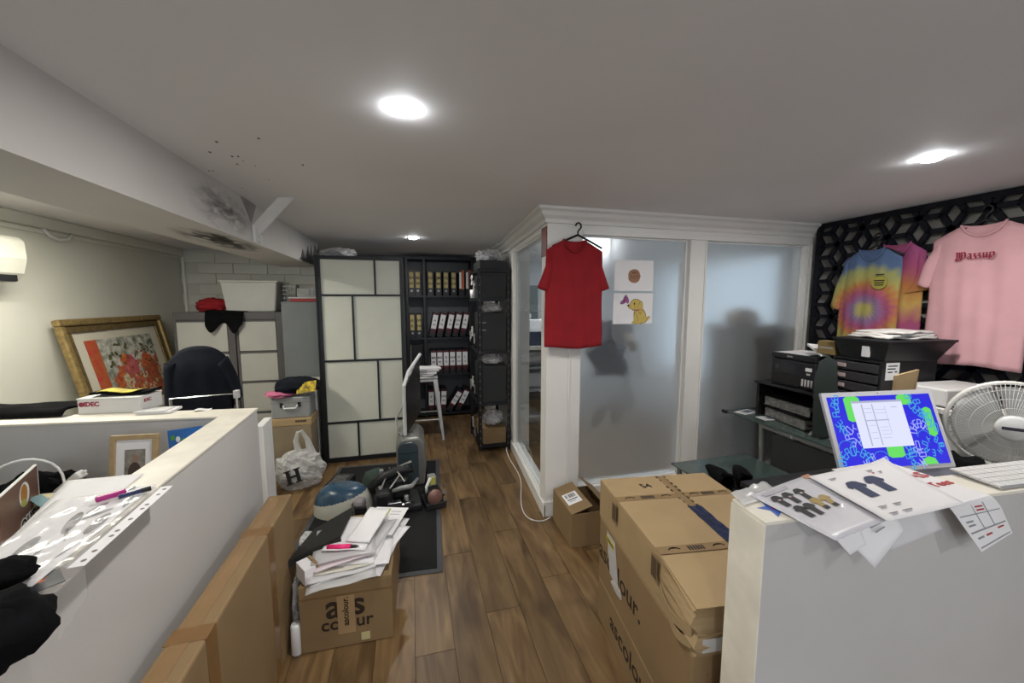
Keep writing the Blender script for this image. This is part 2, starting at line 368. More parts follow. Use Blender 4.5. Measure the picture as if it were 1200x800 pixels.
MB().bb(2.3, RX, PY-.03, PY, .16, .19).build('sill', TRIMW, pt, bevel=.006)
MB().bb(1.135, 1.15, PY-.012, PY, .12, 2.14).bb(1.235, 3.37, PY-.012, PY, 2.14, 2.165).bb(2.165, 2.18, PY-.012, PY, .19, 2.14).bb(2.31, 2.325, PY-.012, PY, .19, 2.14).bb(3.37, 3.385, PY-.012, PY, .19, 2.14).bb(3.41, 3.425, PY-.012, PY, .19, 2.14).build('moulding', TRIMW, pt, bevel=.004)
for i, (a, b) in enumerate(((1.235, 2.165), (2.325, 3.37))):
    w = struct(MB().bb(a, b, PY+.03, PY+.045, .19, .20).bb(a, b, PY+.03, PY+.045, 2.13, 2.14).bb(a, a+.012, PY+.03, PY+.045, .2, 2.13).bb(b-.012, b, PY+.03, PY+.045, .2, 2.13).build('window_%d' % (i+1), TRIMW))
    MB().bb(a+.003, b-.003, PY+.046, PY+.054, .195, 2.137).build('pane', FROST, w)
w3 = struct(MB().prism(sk(.975, 1.0, 2.80, 2.825), .1, 2.17).prism(sk(.975, 1.0, 3.93, 3.95), .1, 2.17).prism(sk(.975, 1.0, 2.825, 3.93), .1, .115).prism(sk(.975, 1.0, 2.825, 3.93), 2.155, 2.17).build('window_3', TRIMW))
MB().prism(sk(.984, .990, 2.827, 3.928), .116, 2.154).build('pane', CLEAR, w3)
# inner room shell with its own daylight window in the right wall
INW = pm('inner_room_paint', (.62, .64, .66), .6)
struct(MB().bb(1.12, RX, 5.3, 5.42, 0, CEIL).build('wall_inner_back', INW))
struct(MB().bb(RX, RX+.12, 2.66, 5.42, 0, .7).bb(RX, RX+.12, 2.66, 5.42, 2.15, CEIL).bb(RX, RX+.12, 2.66, 3.0, .7, 2.15).bb(RX, RX+.12, 4.9, 5.42, .7, 2.15).build('wall_inner_right', INW))
pl2 = bpy.data.lights.new('inner_portal', 'AREA'); pl2.shape = 'RECTANGLE'; pl2.size = 1.9; pl2.size_y = 1.45; pl2.cycles.is_portal = True
po2 = bpy.data.objects.new('inner_portal', pl2); C.objects.link(po2); po2.location = (RX+.06, 3.95, 1.42); po2.rotation_euler = (R(90), 0, R(90))
w5 = struct(MB().bb(RX+.03, RX+.07, 3.0, 4.9, .7, .75).bb(RX+.03, RX+.07, 3.0, 4.9, 2.1, 2.15).bb(RX+.03, RX+.07, 3.93, 3.97, .75, 2.1).build('window_5', TRIMW))
MB().bb(RX+.045, RX+.055, 3.002, 4.898, .752, 2.098).build('pane', pm('daylight_dimming_glass', (.30, .34, .36), .5, trans=1., ior=1.1), w5)  # dark pane added to dim the daylight coming through this window

# ================================================================== LAMPS
EM = pm('lamp_diffuser', (1, 1, 1), .5, emit=(.93, .97, 1.), estr=65.)
def downlight(x, y, label, watts, col=(1., .96, .90)):
    t = thing('downlight', label, 'downlight', (x, y, CEIL), 0, 'recessed ceiling downlights')
    MB().lathe([(.0455, -.001), (.048, -.0018), (.050, -.001), (.050, 0), (.0455, 0)], 28).build('bezel', WHITEP, t, smooth=True)
    MB().lathe([(.001, -.020), (.018, -.0185), (.034, -.014), (.043, -.007), (.045, -.001), (.001, -.001)], 28).build('diffuser', EM, t)
    ld = bpy.data.lights.new('downlight_lamp', 'AREA'); ld.shape = 'DISK'; ld.size = .1; ld.energy = watts; ld.color = col
    lo = bpy.data.objects.new('downlight_lamp', ld); C.objects.link(lo); lo.parent = t; lo.location = (0, 0, -.024)
    return t
downlight(-.007, 1.445, 'round recessed downlight glaring above the aisle, nearest the beam', DOWNLIGHT_W)
downlight(2.33, 1.29, 'round recessed downlight near the black lattice wall', DOWNLIGHT_W)
downlight(.04, 4.17, 'small recessed downlight in front of the rear shelving', DOWNLIGHT_W*.8)
downlight(-.1, -1.2, 'added recessed downlight, unseen behind the camera near the shop front', DOWNLIGHT_W)  # unseen lamp, added to carry the ceiling grid on behind the camera
downlight(2.3, -1.3, 'added recessed downlight, unseen behind the camera near the right wall', DOWNLIGHT_W)  # second unseen lamp, added for light from behind the camera
downlight(2.0, 3.9, 'added recessed downlight that lights the glazed inner room', INNER_W, (.92, .96, 1.))  # assumed lamp, added to light the room behind the frosted panes
bt = thing('batten_lamp', 'white fluorescent batten on the ceiling of the left bay behind the beam', 'ceiling lamp', (-2.05, 2.9, CEIL))
MB().bb(-.05, .05, -.6, .6, -.05, 0).build('housing', WHITEP, bt, bevel=.008)
MB().cyl((0, -.58, -.07), (0, .58, -.07), .014, n=12).build('tube', pm('tube_glow', (1, 1, 1), .5, emit=(1, .98, .86), estr=6), bt)
ld = bpy.data.lights.new('batten_light', 'AREA'); ld.shape = 'RECTANGLE'; ld.size = .06; ld.size_y = 1.15; ld.energy = BATTEN_W; ld.color = (1., .97, .84)
lo = bpy.data.objects.new('batten_light', ld); C.objects.link(lo); lo.parent = bt; lo.location = (0, 0, -.09)

# ================================================================== T-SHIRTS
def hook_hanger(t, w, mat, zt=.0, hook=.1):
    m = MB(); pts = []
    m.tube([(-w, 0, -.075), (-w*.5, 0, -.03), (0, 0, .012), (w*.5, 0, -.03), (w, 0, -.075)], .008, 8)
    m.tube([(0, 0, .01), (0, 0, .035), (.012, 0, .05), (.024, 0, .065), (.022, 0, .085), (.006, 0, .097), (-.012, 0, .09), (-.018, 0, .074)], .006, 8)
    return m.build('hanger', mat, t, smooth=True)
def tshirt(t, W_, L, nw, mat, seed, D=.035, sh=.06, e=(.055, -.34), i=(.0, -.37), flare=1.04, left=True, right=True, cmat=None, neckdrop=.085, wr=.010, skew=0., bulge=.3):
    """body, collar and sleeves of a hanging t-shirt; x across, z down from the neck, front is -y"""
    def zt(x, front):
        ax = abs(x)
        if ax < nw: return -(neckdrop if front else .018)*(1-(ax/nw)**2)**.75
        return -(ax-nw)/(W_-nw)*sh
    def P(u, v, side):
        x0 = u*W_; z0 = zt(x0, side < 0); x = u*W_*(1+(flare-1)*v)+skew*v
        z = z0*(1-v)+(-L-.008*math.sin(3*u+seed))*v
        y = side*D*math.sqrt(max(0, 1-u*u))*min(1, .15+v*3.2)
        amp = wr*(.25+.9*v)*(1-.5*u*u)
        y += amp*(math.sin(u*9+seed+1.5*v)*.7+.6*math.sin(u*17+seed*2.1-2*v))+.012*noise.noise(Vector((u*2, v*3, seed)))
        return Vector((x, y, z))
    m = MB()
    m.grid(lambda u, v: P(u*2-1, v, -1), 40, 26); m.grid(lambda u, v: P(1-u*2, v, 1), 40, 26)
    m.build('body', mat, t, smooth=True, solid=.0025)
    for s, on in ((-1, left), (1, right)):
        if not on: continue
        m = MB()
        def Sl(u, v):
            top = Vector((s*W_*.80, 0, -sh*.74)).lerp(Vector((s*(W_+e[0]), 0, e[1])), v)
            bot = Vector((s*W_*.80, 0, -sh-.22)).lerp(Vector((s*(W_+i[0]), 0, i[1])), v)
            top.x += s*bulge*sh*math.sin(math.pi*v)**1.2
            a = 2*math.pi*u; c = (top+bot)/2; h = (top-bot)/2
            p = c+h*math.cos(a); p.y = math.sin(a)*(.012+.018*v)+.006*noise.noise(Vector((u*4, v*3, seed+s)))
            return p
        m.grid(Sl, 20, 8); m.build('sleeve', mat, t, smooth=True, solid=.0025)
    c = MB(); pts = []
    for i in range(13):
        u = -1+2*i/12; x = u*nw; q = P(x/W_, 0, -1); pts.append((x, q.y-.004, zt(x, True)+.003))
    for i in range(1, 12):
        u = 1-2*i/12; x = u*nw; q = P(x/W_, 0, 1); pts.append((x, q.y+.004, zt(x, False)+.003))
    c.tube(pts, .007, 6, closed=True).build('collar', cmat or mat, t, smooth=True)
    return t
t = thing('red_t_shirt', 'plain red t-shirt on a black hanger, hung on the white partition pillar', 't-shirt', (1.14, 2.585, 2.085))
tshirt(t, .215, .765, .088, RED, 1.3, sh=.075, e=(.062, -.335), i=(-.005, -.36), D=.03, bulge=-.05, cmat=pm('dark_red_rib', (.25, .008, .014), .9), wr=.004)
MB().bb(-.017, .017, .012, .0135, -.062, -.022).build('neck_label', LABELW, t)
th = thing('coat_hanger', 'black plastic coat hanger hooked over the partition moulding, holding the red t-shirt', 'hanger', (1.165, 2.59, 2.112))
hook_hanger(th, .19, pm('hanger_black', (.01, .01, .01), .7, spec=.2))
MB().cyl((0.006, .0, .09), (.006, .075, .09), .004, n=8).build('nail', CHROME, th)

GLY = {'W': (1.75, [[(.0, 1.25), (.25, 1.4), (.30, .2), (.05, .0), (.55, -.05)], [(.55, -.05), (.70, .3), (.65, 1.2), (.45, 1.35)], [(.65, 1.2), (.95, 1.4), (1.0, .25), (.75, .0)], [(.75, 0.), (1.2, .0), (1.5, .4), (1.45, 1.1), (1.2, 1.4)], [(.05, -.2), (.6, -.25), (1.1, -.1)]]),
       'a': (.82, [[(.1, .85), (.35, 1.), (.55, .8), (.55, .1), (.72, .0)], [(.55, .55), (.15, .35), (.12, .1), (.3, .0), (.55, .2)]]),
       'z': (.66, [[(.05, .95), (.3, .85), (.5, 1.)], [(.5, 1.), (.15, .5), (.4, .45)], [(.4, .45), (.5, .1), (.3, -.15), (.05, -.3)]]),
       'u': (.90, [[(.05, .9), (.2, 1.), (.2, .15), (.38, .0), (.62, .2)], [(.5, .9), (.65, 1.), (.65, .1), (.8, .0)]]),
       'p': (.95, [[(.05, .9), (.2, 1.), (.2, -.35), (.05, -.45)], [(.2, .85), (.55, 1.), (.75, .75), (.72, .2), (.5, .0), (.2, .1)]])}
def nib_word(par, M, sc, mat):
    """blackletter word drawn with a slanted broad nib"""
    m = MB(); x0 = 0; n1, n2 = Vector((.11, .10)), Vector((.05, -.05)); q_ = 0
    for ch in 'Wazzup':
        adv, strokes_ = GLY[ch]
        for st_ in strokes_:
            for a_, b_ in zip(st_[:-1], st_[1:]):
                a_ = Vector((a_[0]+x0, a_[1])); b_ = Vector((b_[0]+x0, b_[1])); d = (b_-a_).normalized()
                n_ = n1 if abs(d.x*n1.y-d.y*n1.x) > .045 else n2
                pts = [(a_-n_)*sc, (b_-n_)*sc, (b_+n_)*sc, (a_+n_)*sc]
                if (b_-a_).x*n_.y-(b_-a_).y*n_.x < 0: pts = pts[::-1]
                q_ += 1; m.prism([tuple(p) for p in pts], .00002*q_, .0006+.00002*q_, M)
        x0 += adv
    o = m.build('lettering', mat, par); o['kind'] = 'stuff'; return o
t = thing('pink_t_shirt', 'pale pink t-shirt with a red blackletter word on the chest, hung on the lattice', 't-shirt', (3.325, 1.56, 2.115), R(-90))
tshirt(t, .225, .86, .095, PINK, 4.1, sh=.075, e=(.055, -.345), i=(.0, -.375), D=.035, wr=.006, flare=.98, neckdrop=.075)
nib_word(t, plane((-.088, -.048, -.205), (1, 0, 0), (0, 0, 1)), .030, pm('wine_red_print', (.25, .012, .04), .85))
MB().bb(-.03, .03, .014, .0155, -.06, -.025).build('neck_label', LABELW, t)
th = thing('coat_hanger', 'black plastic coat hanger on the lattice holding the pink t-shirt', 'hanger', (3.335, 1.56, 2.125), R(-90)); hook_hanger(th, .19, BLACK)
PB, PY_, PP, PO = (.085, .14, .27), (.38, .34, .10), (.36, .075, .16), (.44, .17, .055)
TD1 = mat_tiedye('tie_dye_spiral', .0, -.41, [PY_, PY_, (.22, .14, .28), PP, PO, PY_, (.30, .32, .13), PB], rings=2.35, tw=.09, clamp=True)
TD2 = mat_tiedye('tie_dye_pink', .05, -.75, [PO, PP, (.36, .08, .22), PP, (.50, .33, .09)], rings=1.6)
t = thing('tie_dye_t_shirt', 'rainbow spiral tie-dye t-shirt with a small yellow round chest print, hung on the lattice', 't-shirt', (3.29, 2.11, 2.035), R(-90))
tshirt(t, .185, .72, .08, TD1, 2.2, sh=.075, e=(.065, -.42), i=(.0, -.45), D=.03, wr=.006, right=False)
pr = flat('chest_print', ell(.095, -.25, .048, .045, 20), pm('olive_print', (.36, .33, .06), .8), t, plane((0, -.045, 0), (1, 0, 0), (0, 0, 1)), .006)
for i_ in range(3): flat('print_bar', rect(.062+.003*i_, .128-.003*i_, -.238-.016*i_, -.230-.016*i_), INK, pr, plane((0, -.0515, 0), (1, 0, 0), (0, 0, 1)), .0008)
flat('print_bar', rect(.07, .12, -.195, -.188), INK, pr, plane((0, -.047, 0), (1, 0, 0), (0, 0, 1)), .006)
t2 = thing('tie_dye_t_shirt', 'pink and orange tie-dye t-shirt half hidden behind the rainbow spiral one', 't-shirt', (3.36, 2.00, 2.06), R(-90))
tshirt(t2, .165, .75, .08, TD2, 5.7, sh=.07, e=(.035, -.33), i=(-.115, -.36), D=.022, wr=.005, left=False)
th = thing('coat_hanger', 'black coat hanger on the lattice holding the two tie-dye t-shirts', 'hanger', (3.315, 2.10, 2.05), R(-90)); hook_hanger(th, .17, BLACK)

# ================================================================== LATTICE SCREEN
ls = thing('lattice_screen', 'black laser-cut lattice screen of star rhombus pattern covering the right wall', 'screen', (3.40, 0, 0))
m = MB(); a_ = .198; dy = .1715; Y0, Y1, Z0, Z1 = -.15, 2.60, 1.08, 2.305
def bar(p, q, w):
    p = Vector((0, *p)); q = Vector((0, *q)); d = (q-p); L = d.length; d.normalize(); n_ = Vector((1, 0, 0)); s_ = n_.cross(d)
    b = [p+s_*w/2, p-s_*w/2, q-s_*w/2, q+s_*w/2]
    m.hexa([v-n_*.012 for v in b], [v+n_*.012 for v in b])
for i in range(-2, 19):
    for j in range(-3, 9):
        y = 2.254-(i-2)*dy; z = 2.219-.198*(j-.5 if i % 2 else j)
        for k in range(6):
            an = R(60*k)
            q = (y+.1143*math.cos(an), z+.1143*math.sin(an))
            p0, p1 = Vector((y, z)), Vector(q); ok = True
            for ax_, lo_, hi_ in ((0, Y0+.02, Y1-.02), (1, Z0+.02, Z1-.02)):
                for a_v, b_v in ((p0, p1), (p1, p0)):
                    if a_v[ax_] < lo_ and b_v[ax_] < lo_ or a_v[ax_] > hi_ and b_v[ax_] > hi_: ok = False
                    elif a_v[ax_] < lo_: a_v += (b_v-a_v)*((lo_-a_v[ax_])/(b_v[ax_]-a_v[ax_]))
                    elif a_v[ax_] > hi_: a_v += (b_v-a_v)*((hi_-a_v[ax_])/(b_v[ax_]-a_v[ax_]))
            if ok and (p1-p0).length > .01: bar(tuple(p0), tuple(p1), .032)
m.build('lattice', LATT, ls)
MB().bb(-.014, .014, Y1-.035, Y1, Z0, Z1).bb(-.014, .014, Y0, Y0+.05, Z0, Z1).bb(-.014, .014, Y0+.05, Y1-.035, Z1-.035, Z1).bb(-.014, .014, Y0+.05, Y1-.035, Z0, Z0+.05).build('frame', LATT, ls)
for y in (Y0+.03, 1.2, Y1-.02): MB().cyl((.014, y, Z1-.02), (.06, y, Z1-.02), .01, n=8).build('wall_spacer', LATT, ls)
for y in (Y0+.03, 1.2, Y1-.02): MB().cyl((.014, y, Z0+.02), (.06, y, Z0+.02), .01, n=8).build('wall_spacer', LATT, ls)

# ================================================================== DRAWINGS ON THE GLASS, POSTER
def sheet(name, label, cat, M, w, h, mat=PAPER, group=None, bend=0., nx_=10, thick=.0008, loc=None):
    """a loose sheet; M maps (x,y) of the sheet to the room; bend lifts its middle"""
    b = MB()
    b.grid(lambda u, v: M @ Vector(((u-.5)*w, (v-.5)*h, bend*math.sin(math.pi*u)*(.6+.4*v))), nx_, 4)
    o = b.build(name, mat, None, solid=thick, smooth=True)
    if label: tag(o, label, cat, group)
    return o
M1 = plane((1.70, 2.704, 1.852), (1, 0, 0), (0, 0, 1)); M2 = plane((1.699, 2.704, 1.595), (1, 0, 0), (0, 0, 1))
SHX = PY+.043
d1 = tag(MB().bb(1.528, 1.870, SHX, SHX+.003, 1.735, 1.972).build('drawing', PAPER), 'white sheet with a drawing of a round brown shape, taped to the frosted glass', 'drawing')
d2 = tag(MB().bb(1.524, 1.873, SHX-.001, SHX+.003, 1.476, 1.716).build('drawing', PAPER), 'white sheet with a coloured-in yellow puppy and butterfly, taped to the frosted glass', 'drawing')
PM1 = plane((1.70, SHX-.0003, 1.85), (1, 0, 0), (0, 0, 1)); PM2 = plane((1.70, SHX-.0013, 1.595), (1, 0, 0), (0, 0, 1))
BR1 = pm('brown_crayon', (.36, .19, .12), .8, var=.3, vscale=60); BR2 = pm('dark_brown_crayon', (.16, .07, .03), .8); YC = pm('yellow_crayon', (.60, .45, .12), .8, var=.2, vscale=40)
e1 = flat('round_shape', [(x*(1+.06*math.sin(5*k)), y) for k, (x, y) in enumerate(ell(0, 0, .056, .054, 22))], BR1, d1, PM1, .0004)
for k in (-.018, .0, .02): flat('pencil_line', rect(-.045+abs(k), .045-abs(k), k, k+.004), BR2, d1, PM1, .0003, .0005)
flat('pencil_line', ell(.0, .03, .02, .004, 10), BR2, d1, PM1, .0003, .0005)
def outl(poly, mat, par, M, z0, name='outline', grow=1.1):
    cx = sum(p[0] for p in poly)/len(poly); cy = sum(p[1] for p in poly)/len(poly)
    big = [(cx+(x-cx)*grow, cy+(y-cy)*grow) for x, y in poly]
    o = flat(name, poly, mat, par, M, .0003, z0+.0003); flat(name+'_line', big, BR2, o, M, .0003, z0)
    o.name = name
z = .0
for nm, poly in (('tail', ell(.125, -.08, .03, .012, 12, .6)), ('puppy_body', ell(.06, -.055, .05, .062, 20, .35)), ('back_leg', ell(.085, -.085, .04, .028, 16)), ('paw', ell(.05, -.108, .03, .012, 12)), ('front_leg', ell(.022, -.075, .016, .042, 14, .1)), ('paw', ell(.012, -.108, .022, .011, 12)),
                 ('puppy_head', ell(.02, .03, .048, .044, 20)), ('muzzle', ell(-.022, .02, .026, .02, 14, -.3)), ('ear', ell(.062, .012, .02, .045, 16, -.1))):
    outl(poly, YC, d2, PM2, z, nm); z += .00025
flat('eye', ell(.006, .04, .006, .009, 10), INK, d2, PM2, .0004, z+.0005); flat('nose', ell(-.046, .026, .009, .008, 10), INK, d2, PM2, .0004, z+.0005)
flat('collar_mark', rect(.008, .062, -.012, -.005), pm('red_crayon', (.4, .1, .1), .8), d2, PM2, .0004, z+.0005)
for (cx, cy, an) in ((-.075, .08, 1.2), (-.09, .055, .5), (-.058, .07, 1.9)): outl(ell(cx, cy, .028, .014, 14, an), pm('mauve_crayon', (.28, .12, .30), .8), d2, PM2, .0, 'butterfly_wing')
flat('butterfly_body', ell(-.073, .066, .005, .03, 10, -.4), pm('magenta_crayon', (.5, .08, .25), .8), d2, PM2, .0004, .001)
tp = tag(MB().bb(.955, .9605, 2.67, 2.778, 1.98, 2.19).build('poster', pm('dark_red_poster', (.20, .03, .03), .5, var=.8, vscale=14, var2=(.01, .03, .03))), 'small dark red and green poster on the narrow side of the partition pillar', 'poster')

# ================================================================== REAR: WARDROBE DOOR, SHELVES
wd = thing('sliding_screen_wardrobe', 'tall black-framed wardrobe with a cream panelled sliding front', 'wardrobe', (-.46, 4.15, 0))
x0, x1 = -.425, .385
f = MB()
f.bb(x0, x0+.035, 0, .05, 0.0, 2.10).bb(x1-.03, x1, 0, .05, 0, 2.10).bb(x0+.035, x1-.03, 0, .05, 2.065, 2.10).bb(x0+.035, x1-.03, 0, .05, .0, .045)
f.build('frame', BLACKP, wd)
rows = ((.045, .405, -.10), (.425, 1.045, .115), (1.065, 1.705, -.105), (1.725, 2.065, .115)); mu = MB()
xa, xb = x0+.035, x1-.03
for i, (za, zb, xs) in enumerate(rows):
    if i < 3: mu.bb(xa, xb, 0.002, .045, zb, zb+.02)
    mu.bb(xs-.009, xs+.009, .002, .045, za, zb)
    for (p, q) in ((xa, xs-.009), (xs+.009, xb)):
        MB().bb(p, q, .018, .03, za, zb).build('panel', SHOJI, wd)
mu.build('mullion', BLACKP, wd)
MB().bb(x0+.01, x0+.03, .05, .55, 0, 2.08).bb(x1-.03, x1-.01, .05, .55, 0, 2.08).bb(x0+.03, x1-.03, .53, .55, 0, 2.08).bb(x0+.03, x1-.03, .05, .53, 2.06, 2.08).bb(x0+.03, x1-.03, .05, .53, 0, .03).build('carcass', BLACKP, wd)
MB().bb(x0-.012, x0+.0, -.01, .10, 0, 2.10).build('side_rail', BLACKP, wd)

sh = thing('shelving_unit', 'black open shelving filling the rear wall beside the wardrobe', 'shelf', (0, 5.48, 0))
sb = MB()
for xx in (-.06, .17, .84): sb.bb(xx, xx+.03, 0, .32, 0, 2.27)
sb.build('upright', BLACKP, sh)
SZ = (.06, .625, 1.15, 1.735, 2.255)
for zz in SZ: MB().bb(-.03, .84, 0.005, .32, zz-.025, zz).build('shelf_board', BLACKP, sh)
MB().bb(-.03, .84, .32, .33, .0, 2.27).build('back_panel', pm('grey_back_panel', (.10, .105, .115), .5), sh)

def binder(x, z, label, group, kind='y', tilt=0., w=.078, h=.34, y=5.49, d=.27, scr=''):
    t = thing('lever_arch_file', label, 'binder', (x, y, z+.0006+w*math.sin(tilt)), 0, group)
    Mt = Matrix.Rotation(tilt, 4, 'Y')
    def B(a): return a
    o = MB().bb(0, w, 0, d, 0, h, Mt).build('cover', BLACKP, t)
    if kind == 'y':
        MB().bb(.012, w-.012, -.0015, 0, .105, h-.02, Mt).build('spine_label', YELL, t)
        text('handwriting', scr or 'AB', .05, INK, t, Mt @ plane((w/2, -.0018, .24), (1, 0, 0), (0, 0, 1)), .001)
        text('handwriting', scr[::-1] or 'C', .045, INK, t, Mt @ plane((w/2, -.0018, .165), (1, 0, 0), (0, 0, 1)), .001)
    elif kind == 'w':
        MB().bb(.002, w-.002, -.001, 0, .085, h-.006, Mt).build('spine', MAROON, t)
        MB().bb(.004, w-.004, -.003, -.001, .118, h-.03, Mt).build('spine_label', LABELW, t)
        text('handwriting', scr or 'A', .045, INK, t, Mt @ plane((w/2, -.0033, .235), (1, 0, 0), (0, 0, 1)), .0005)
        text('handwriting', '%s%d' % (scr[:1] or 'A', 2), .034, INK, t, Mt @ plane((w/2, -.0033, .175), (1, 0, 0), (0, 0, 1)), .0003)
    MB().cyl(Mt @ Vector((w/2, -.004, .065)), Mt @ Vector((w/2, .002, .065)), .016, n=14).build('finger_ring', GREYM if kind == 'y' else MAROON, t)
    return t
ORD = ['first', 'second', 'third', 'fourth', 'fifth', 'sixth', 'seventh']
G1 = 'files on the top shelf'
for i, (x, s_) in enumerate(((-.022, 'IN'), (.062, 'BE'))):
    binder(x, SZ[3], 'black lever arch file with yellowed label, %s on the top shelf of the narrow bay' % ORD[i], G1, 'y', scr=s_)
for i, (x, s_) in enumerate(((.232, 'OZ'), (.342, 'JM'), (.445, 'TS'), (.553, 'XC'))):
    binder(x, SZ[3], 'black lever arch file with yellowed label, %s on the top shelf of the wide bay' % ORD[i], G1, 'y', scr=s_)
for i, x in enumerate((.668, .762)):
    t = thing('magazine_file', 'folder with white and orange spine ending the top shelf, %s of the pair' % ('left' if i == 0 else 'right'), 'folder', (x, 5.49, SZ[3]+.0005), 0, 'orange folders on the top shelf')
    MB().bb(0, .075, 0, .27, 0, .33).build('cover', BLACKP, t)
    MB().bb(.004, .034, -.003, 0, .1, .33).build('white_spine', LABELW, t); MB().bb(.042, .068, -.003, 0, .09, .36).build('orange_spine', ORANGE, t)
for i, (x, s_) in enumerate(((-.025, 'K'), (.065, 'WR'))):
    binder(x, SZ[2], 'black lever arch file with yellowed label, %s on the second shelf of the narrow bay' % ORD[i], 'files on the second shelf', 'y', scr=s_)
for i, (x, s_) in enumerate(((.235, 'A'), (.34, 'F'), (.455, 'E'), (.56, 'QV'), (.665, 'R'))):
    binder(x, SZ[2], 'leaning black file with white label and maroon spine, %s on the second shelf' % ORD[i], 'leaning files on the second shelf', 'w', R(12), h=.345, scr=s_)
for i, (x, s_) in enumerate(((.255, 'MB'), (.342, 'MA'), (.430, 'SJ'), (.520, 'HaA'), (.612, 'D'), (.700, 'L'))):
    binder(x, SZ[1], 'upright black file with white label and maroon spine, %s on the third shelf' % ORD[i], 'upright files on the third shelf', 'w', 0, scr=s_)
for i, (x, tl, s_) in enumerate(((.21, 0, 'P'), (.30, 0, 'S'), (.375, R(3), 'WE'))):
    binder(x, SZ[0], 'upright black file with white label on the bottom shelf behind the stool, %s of three' % ORD[i], 'files on the bottom shelf', 'w', tl, scr=s_)
for i, (x, s_) in enumerate(((.455, 'W2'), (.585, 'N'))):
    binder(x, SZ[0], 'strongly tilted black file on the bottom shelf, %s of the two' % ('steeper front' if i == 0 else 'rear'), 'tilted files on the bottom shelf', 'w', R(33 if i == 0 else 27), scr=s_)
t = thing('monitor', 'small dark flat monitor standing on the third shelf beside the wardrobe', 'monitor', (.07, 5.6, SZ[1]+.001))
MB().bb(-.08, .08, -.02, .0, .06, .42).build('screen', BLACK, t, bevel=.006); MB().bb(-.085, -.08, -.022, .002, .06, .42).build('bezel', LGREY, t); MB().bb(-.02, .02, -.01, .0, .01, .06).bb(-.06, .06, -.06, .06, 0, .01).build('base', BLACK, t)

# ---- black metal rack in front
rk = thing('slotted_rack', 'narrow black slotted-angle rack standing in front of the partition', 'rack', (.69, 4.06, 0))
RW, RD = .355, .62
for (x, y) in ((0, 0), (RW-.035, 0), (0, RD-.035), (RW-.035, RD-.035)):
    p = MB(); p.bb(x, x+.035, y if y else 0, (y if y else 0)+.004, 0, 2.0) if y == 0 else p.bb(x, x+.035, y+.031, y+.035, 0, 2.0)
    p.bb(x if x == 0 else x+.031, (x if x == 0 else x+.031)+.004, y, y+.035, 0, 2.0)
    po_ = p.build('post', BLACKP, rk)
    if y == 0:
        s_ = MB()
        for k in range(24): s_.bb(x+.012, x+.022, -.0006, .0, .06+k*.08, .082+k*.08)
        s_.build('slots', pm('slot_grey', (.16, .16, .15), .6), po_)
RZ = (.07, .545, 1.12, 1.69, 2.0)
for zz in RZ: MB().bb(.004, RW-.004, .004, RD-.004, zz-.035, zz).build('shelf_board', BLACKP, rk)
def sbox(x0, x1, y0, y1, z0, z1, label, mat=BLACK, name='storage_box', lid=True, lm=None):
    t = thing(name, label, 'box', ((x0+x1)/2, y0, z0+.0005)); w = (x1-x0)/2
    MB().bb(-w, w, 0, y1-y0, 0, z1-z0-.0005).build('body', mat, t, bevel=.004)
    if lid: MB().bb(-w-.004, w+.004, -.004, y1-y0+.004, z1-z0-.03, z1-z0+.004).build('lid', lm or mat, t, bevel=.003)
    return t
DK = pm('charcoal_board', (.028, .029, .031), .6, var=.1)
sbox(.715, 1.02, 4.07, 4.5, RZ[4], 2.09, 'low black box lying on the very top of the rack', DK, lid=False)
sbox(.735, 1.005, 4.07, 4.55, RZ[3], 1.955, 'black storage box on the upper shelf of the rack', DK)
t = sbox(.733, 1.007, 4.07, 4.55, RZ[2], 1.53, 'charcoal storage box with two small slots on the middle shelf of the rack', DK, lid=False)
for zz in (.22, .30): MB().bb(-.13, -.09, -.0015, 0, zz, zz+.012).build('slot', GREYM, t)
sbox(.733, 1.007, 4.07, 4.55, RZ[1], .955, 'charcoal storage box under the grey bags on the lower shelf of the rack', DK, lid=False)
def bag(name, label, c, rad, mat, seed, amp=.3, group=None, freq=3., core=None, flat_=None):
    t = thing(name, label, 'bag', (c[0], c[1], c[2]-rad[2]*.72), 0, group)
    MB().blob((0, 0, rad[2]*.72), rad, seed, amp, freq, 28, 18, flat=rad[2]*.7).build('film', mat, t, smooth=False)
    if core: MB().blob((0, 0, rad[2]*.6), (rad[0]*.75, rad[1]*.75, rad[2]*.6), seed+9, .25, 2.5, 20, 12, flat=rad[2]*.55).build('contents', core, t, smooth=True)
    return t
CORE = pm('grey_garment', (.22, .22, .22), .9, var=.3); COREL = pm('pale_garment', (.45, .45, .44), .9, var=.25)
bag('plastic_bag', 'clear plastic bag of pale goods on top of the middle rack box', (.872, 4.22, 1.53+.05), (.12, .15, .06), FILM, 3, amp=.18, core=COREL)
bag('plastic_bag', 'clear plastic bag of grey goods on top of the lower rack box', (.872, 4.22, .955+.05), (.12, .15, .06), FILM, 4, amp=.18, core=COREL)
bag('plastic_bag', 'crumpled clear plastic bags piled on top of the rack below the ceiling', (.86, 4.3, 2.09+.06), (.15, .16, .075), FILM, 5, core=COREL)
bag('plastic_bag', 'flattened clear plastic bag on top of the cream wardrobe', (-.70, 4.35, 2.10+.045), (.17, .14, .055), FILM, 6, core=CORE)
t = sbox(.74, 1.0, 4.08, 4.5, RZ[0], .25, 'open brown cardboard box on the bottom shelf of the rack', CARD, name='cardboard_box', lid=False)
bag('plastic_bag', 'clear plastic bag of goods stuffed into the bottom rack box', (.875, 4.2, .25+.085), (.115, .13, .09), FILM, 8, amp=.2, core=COREL)
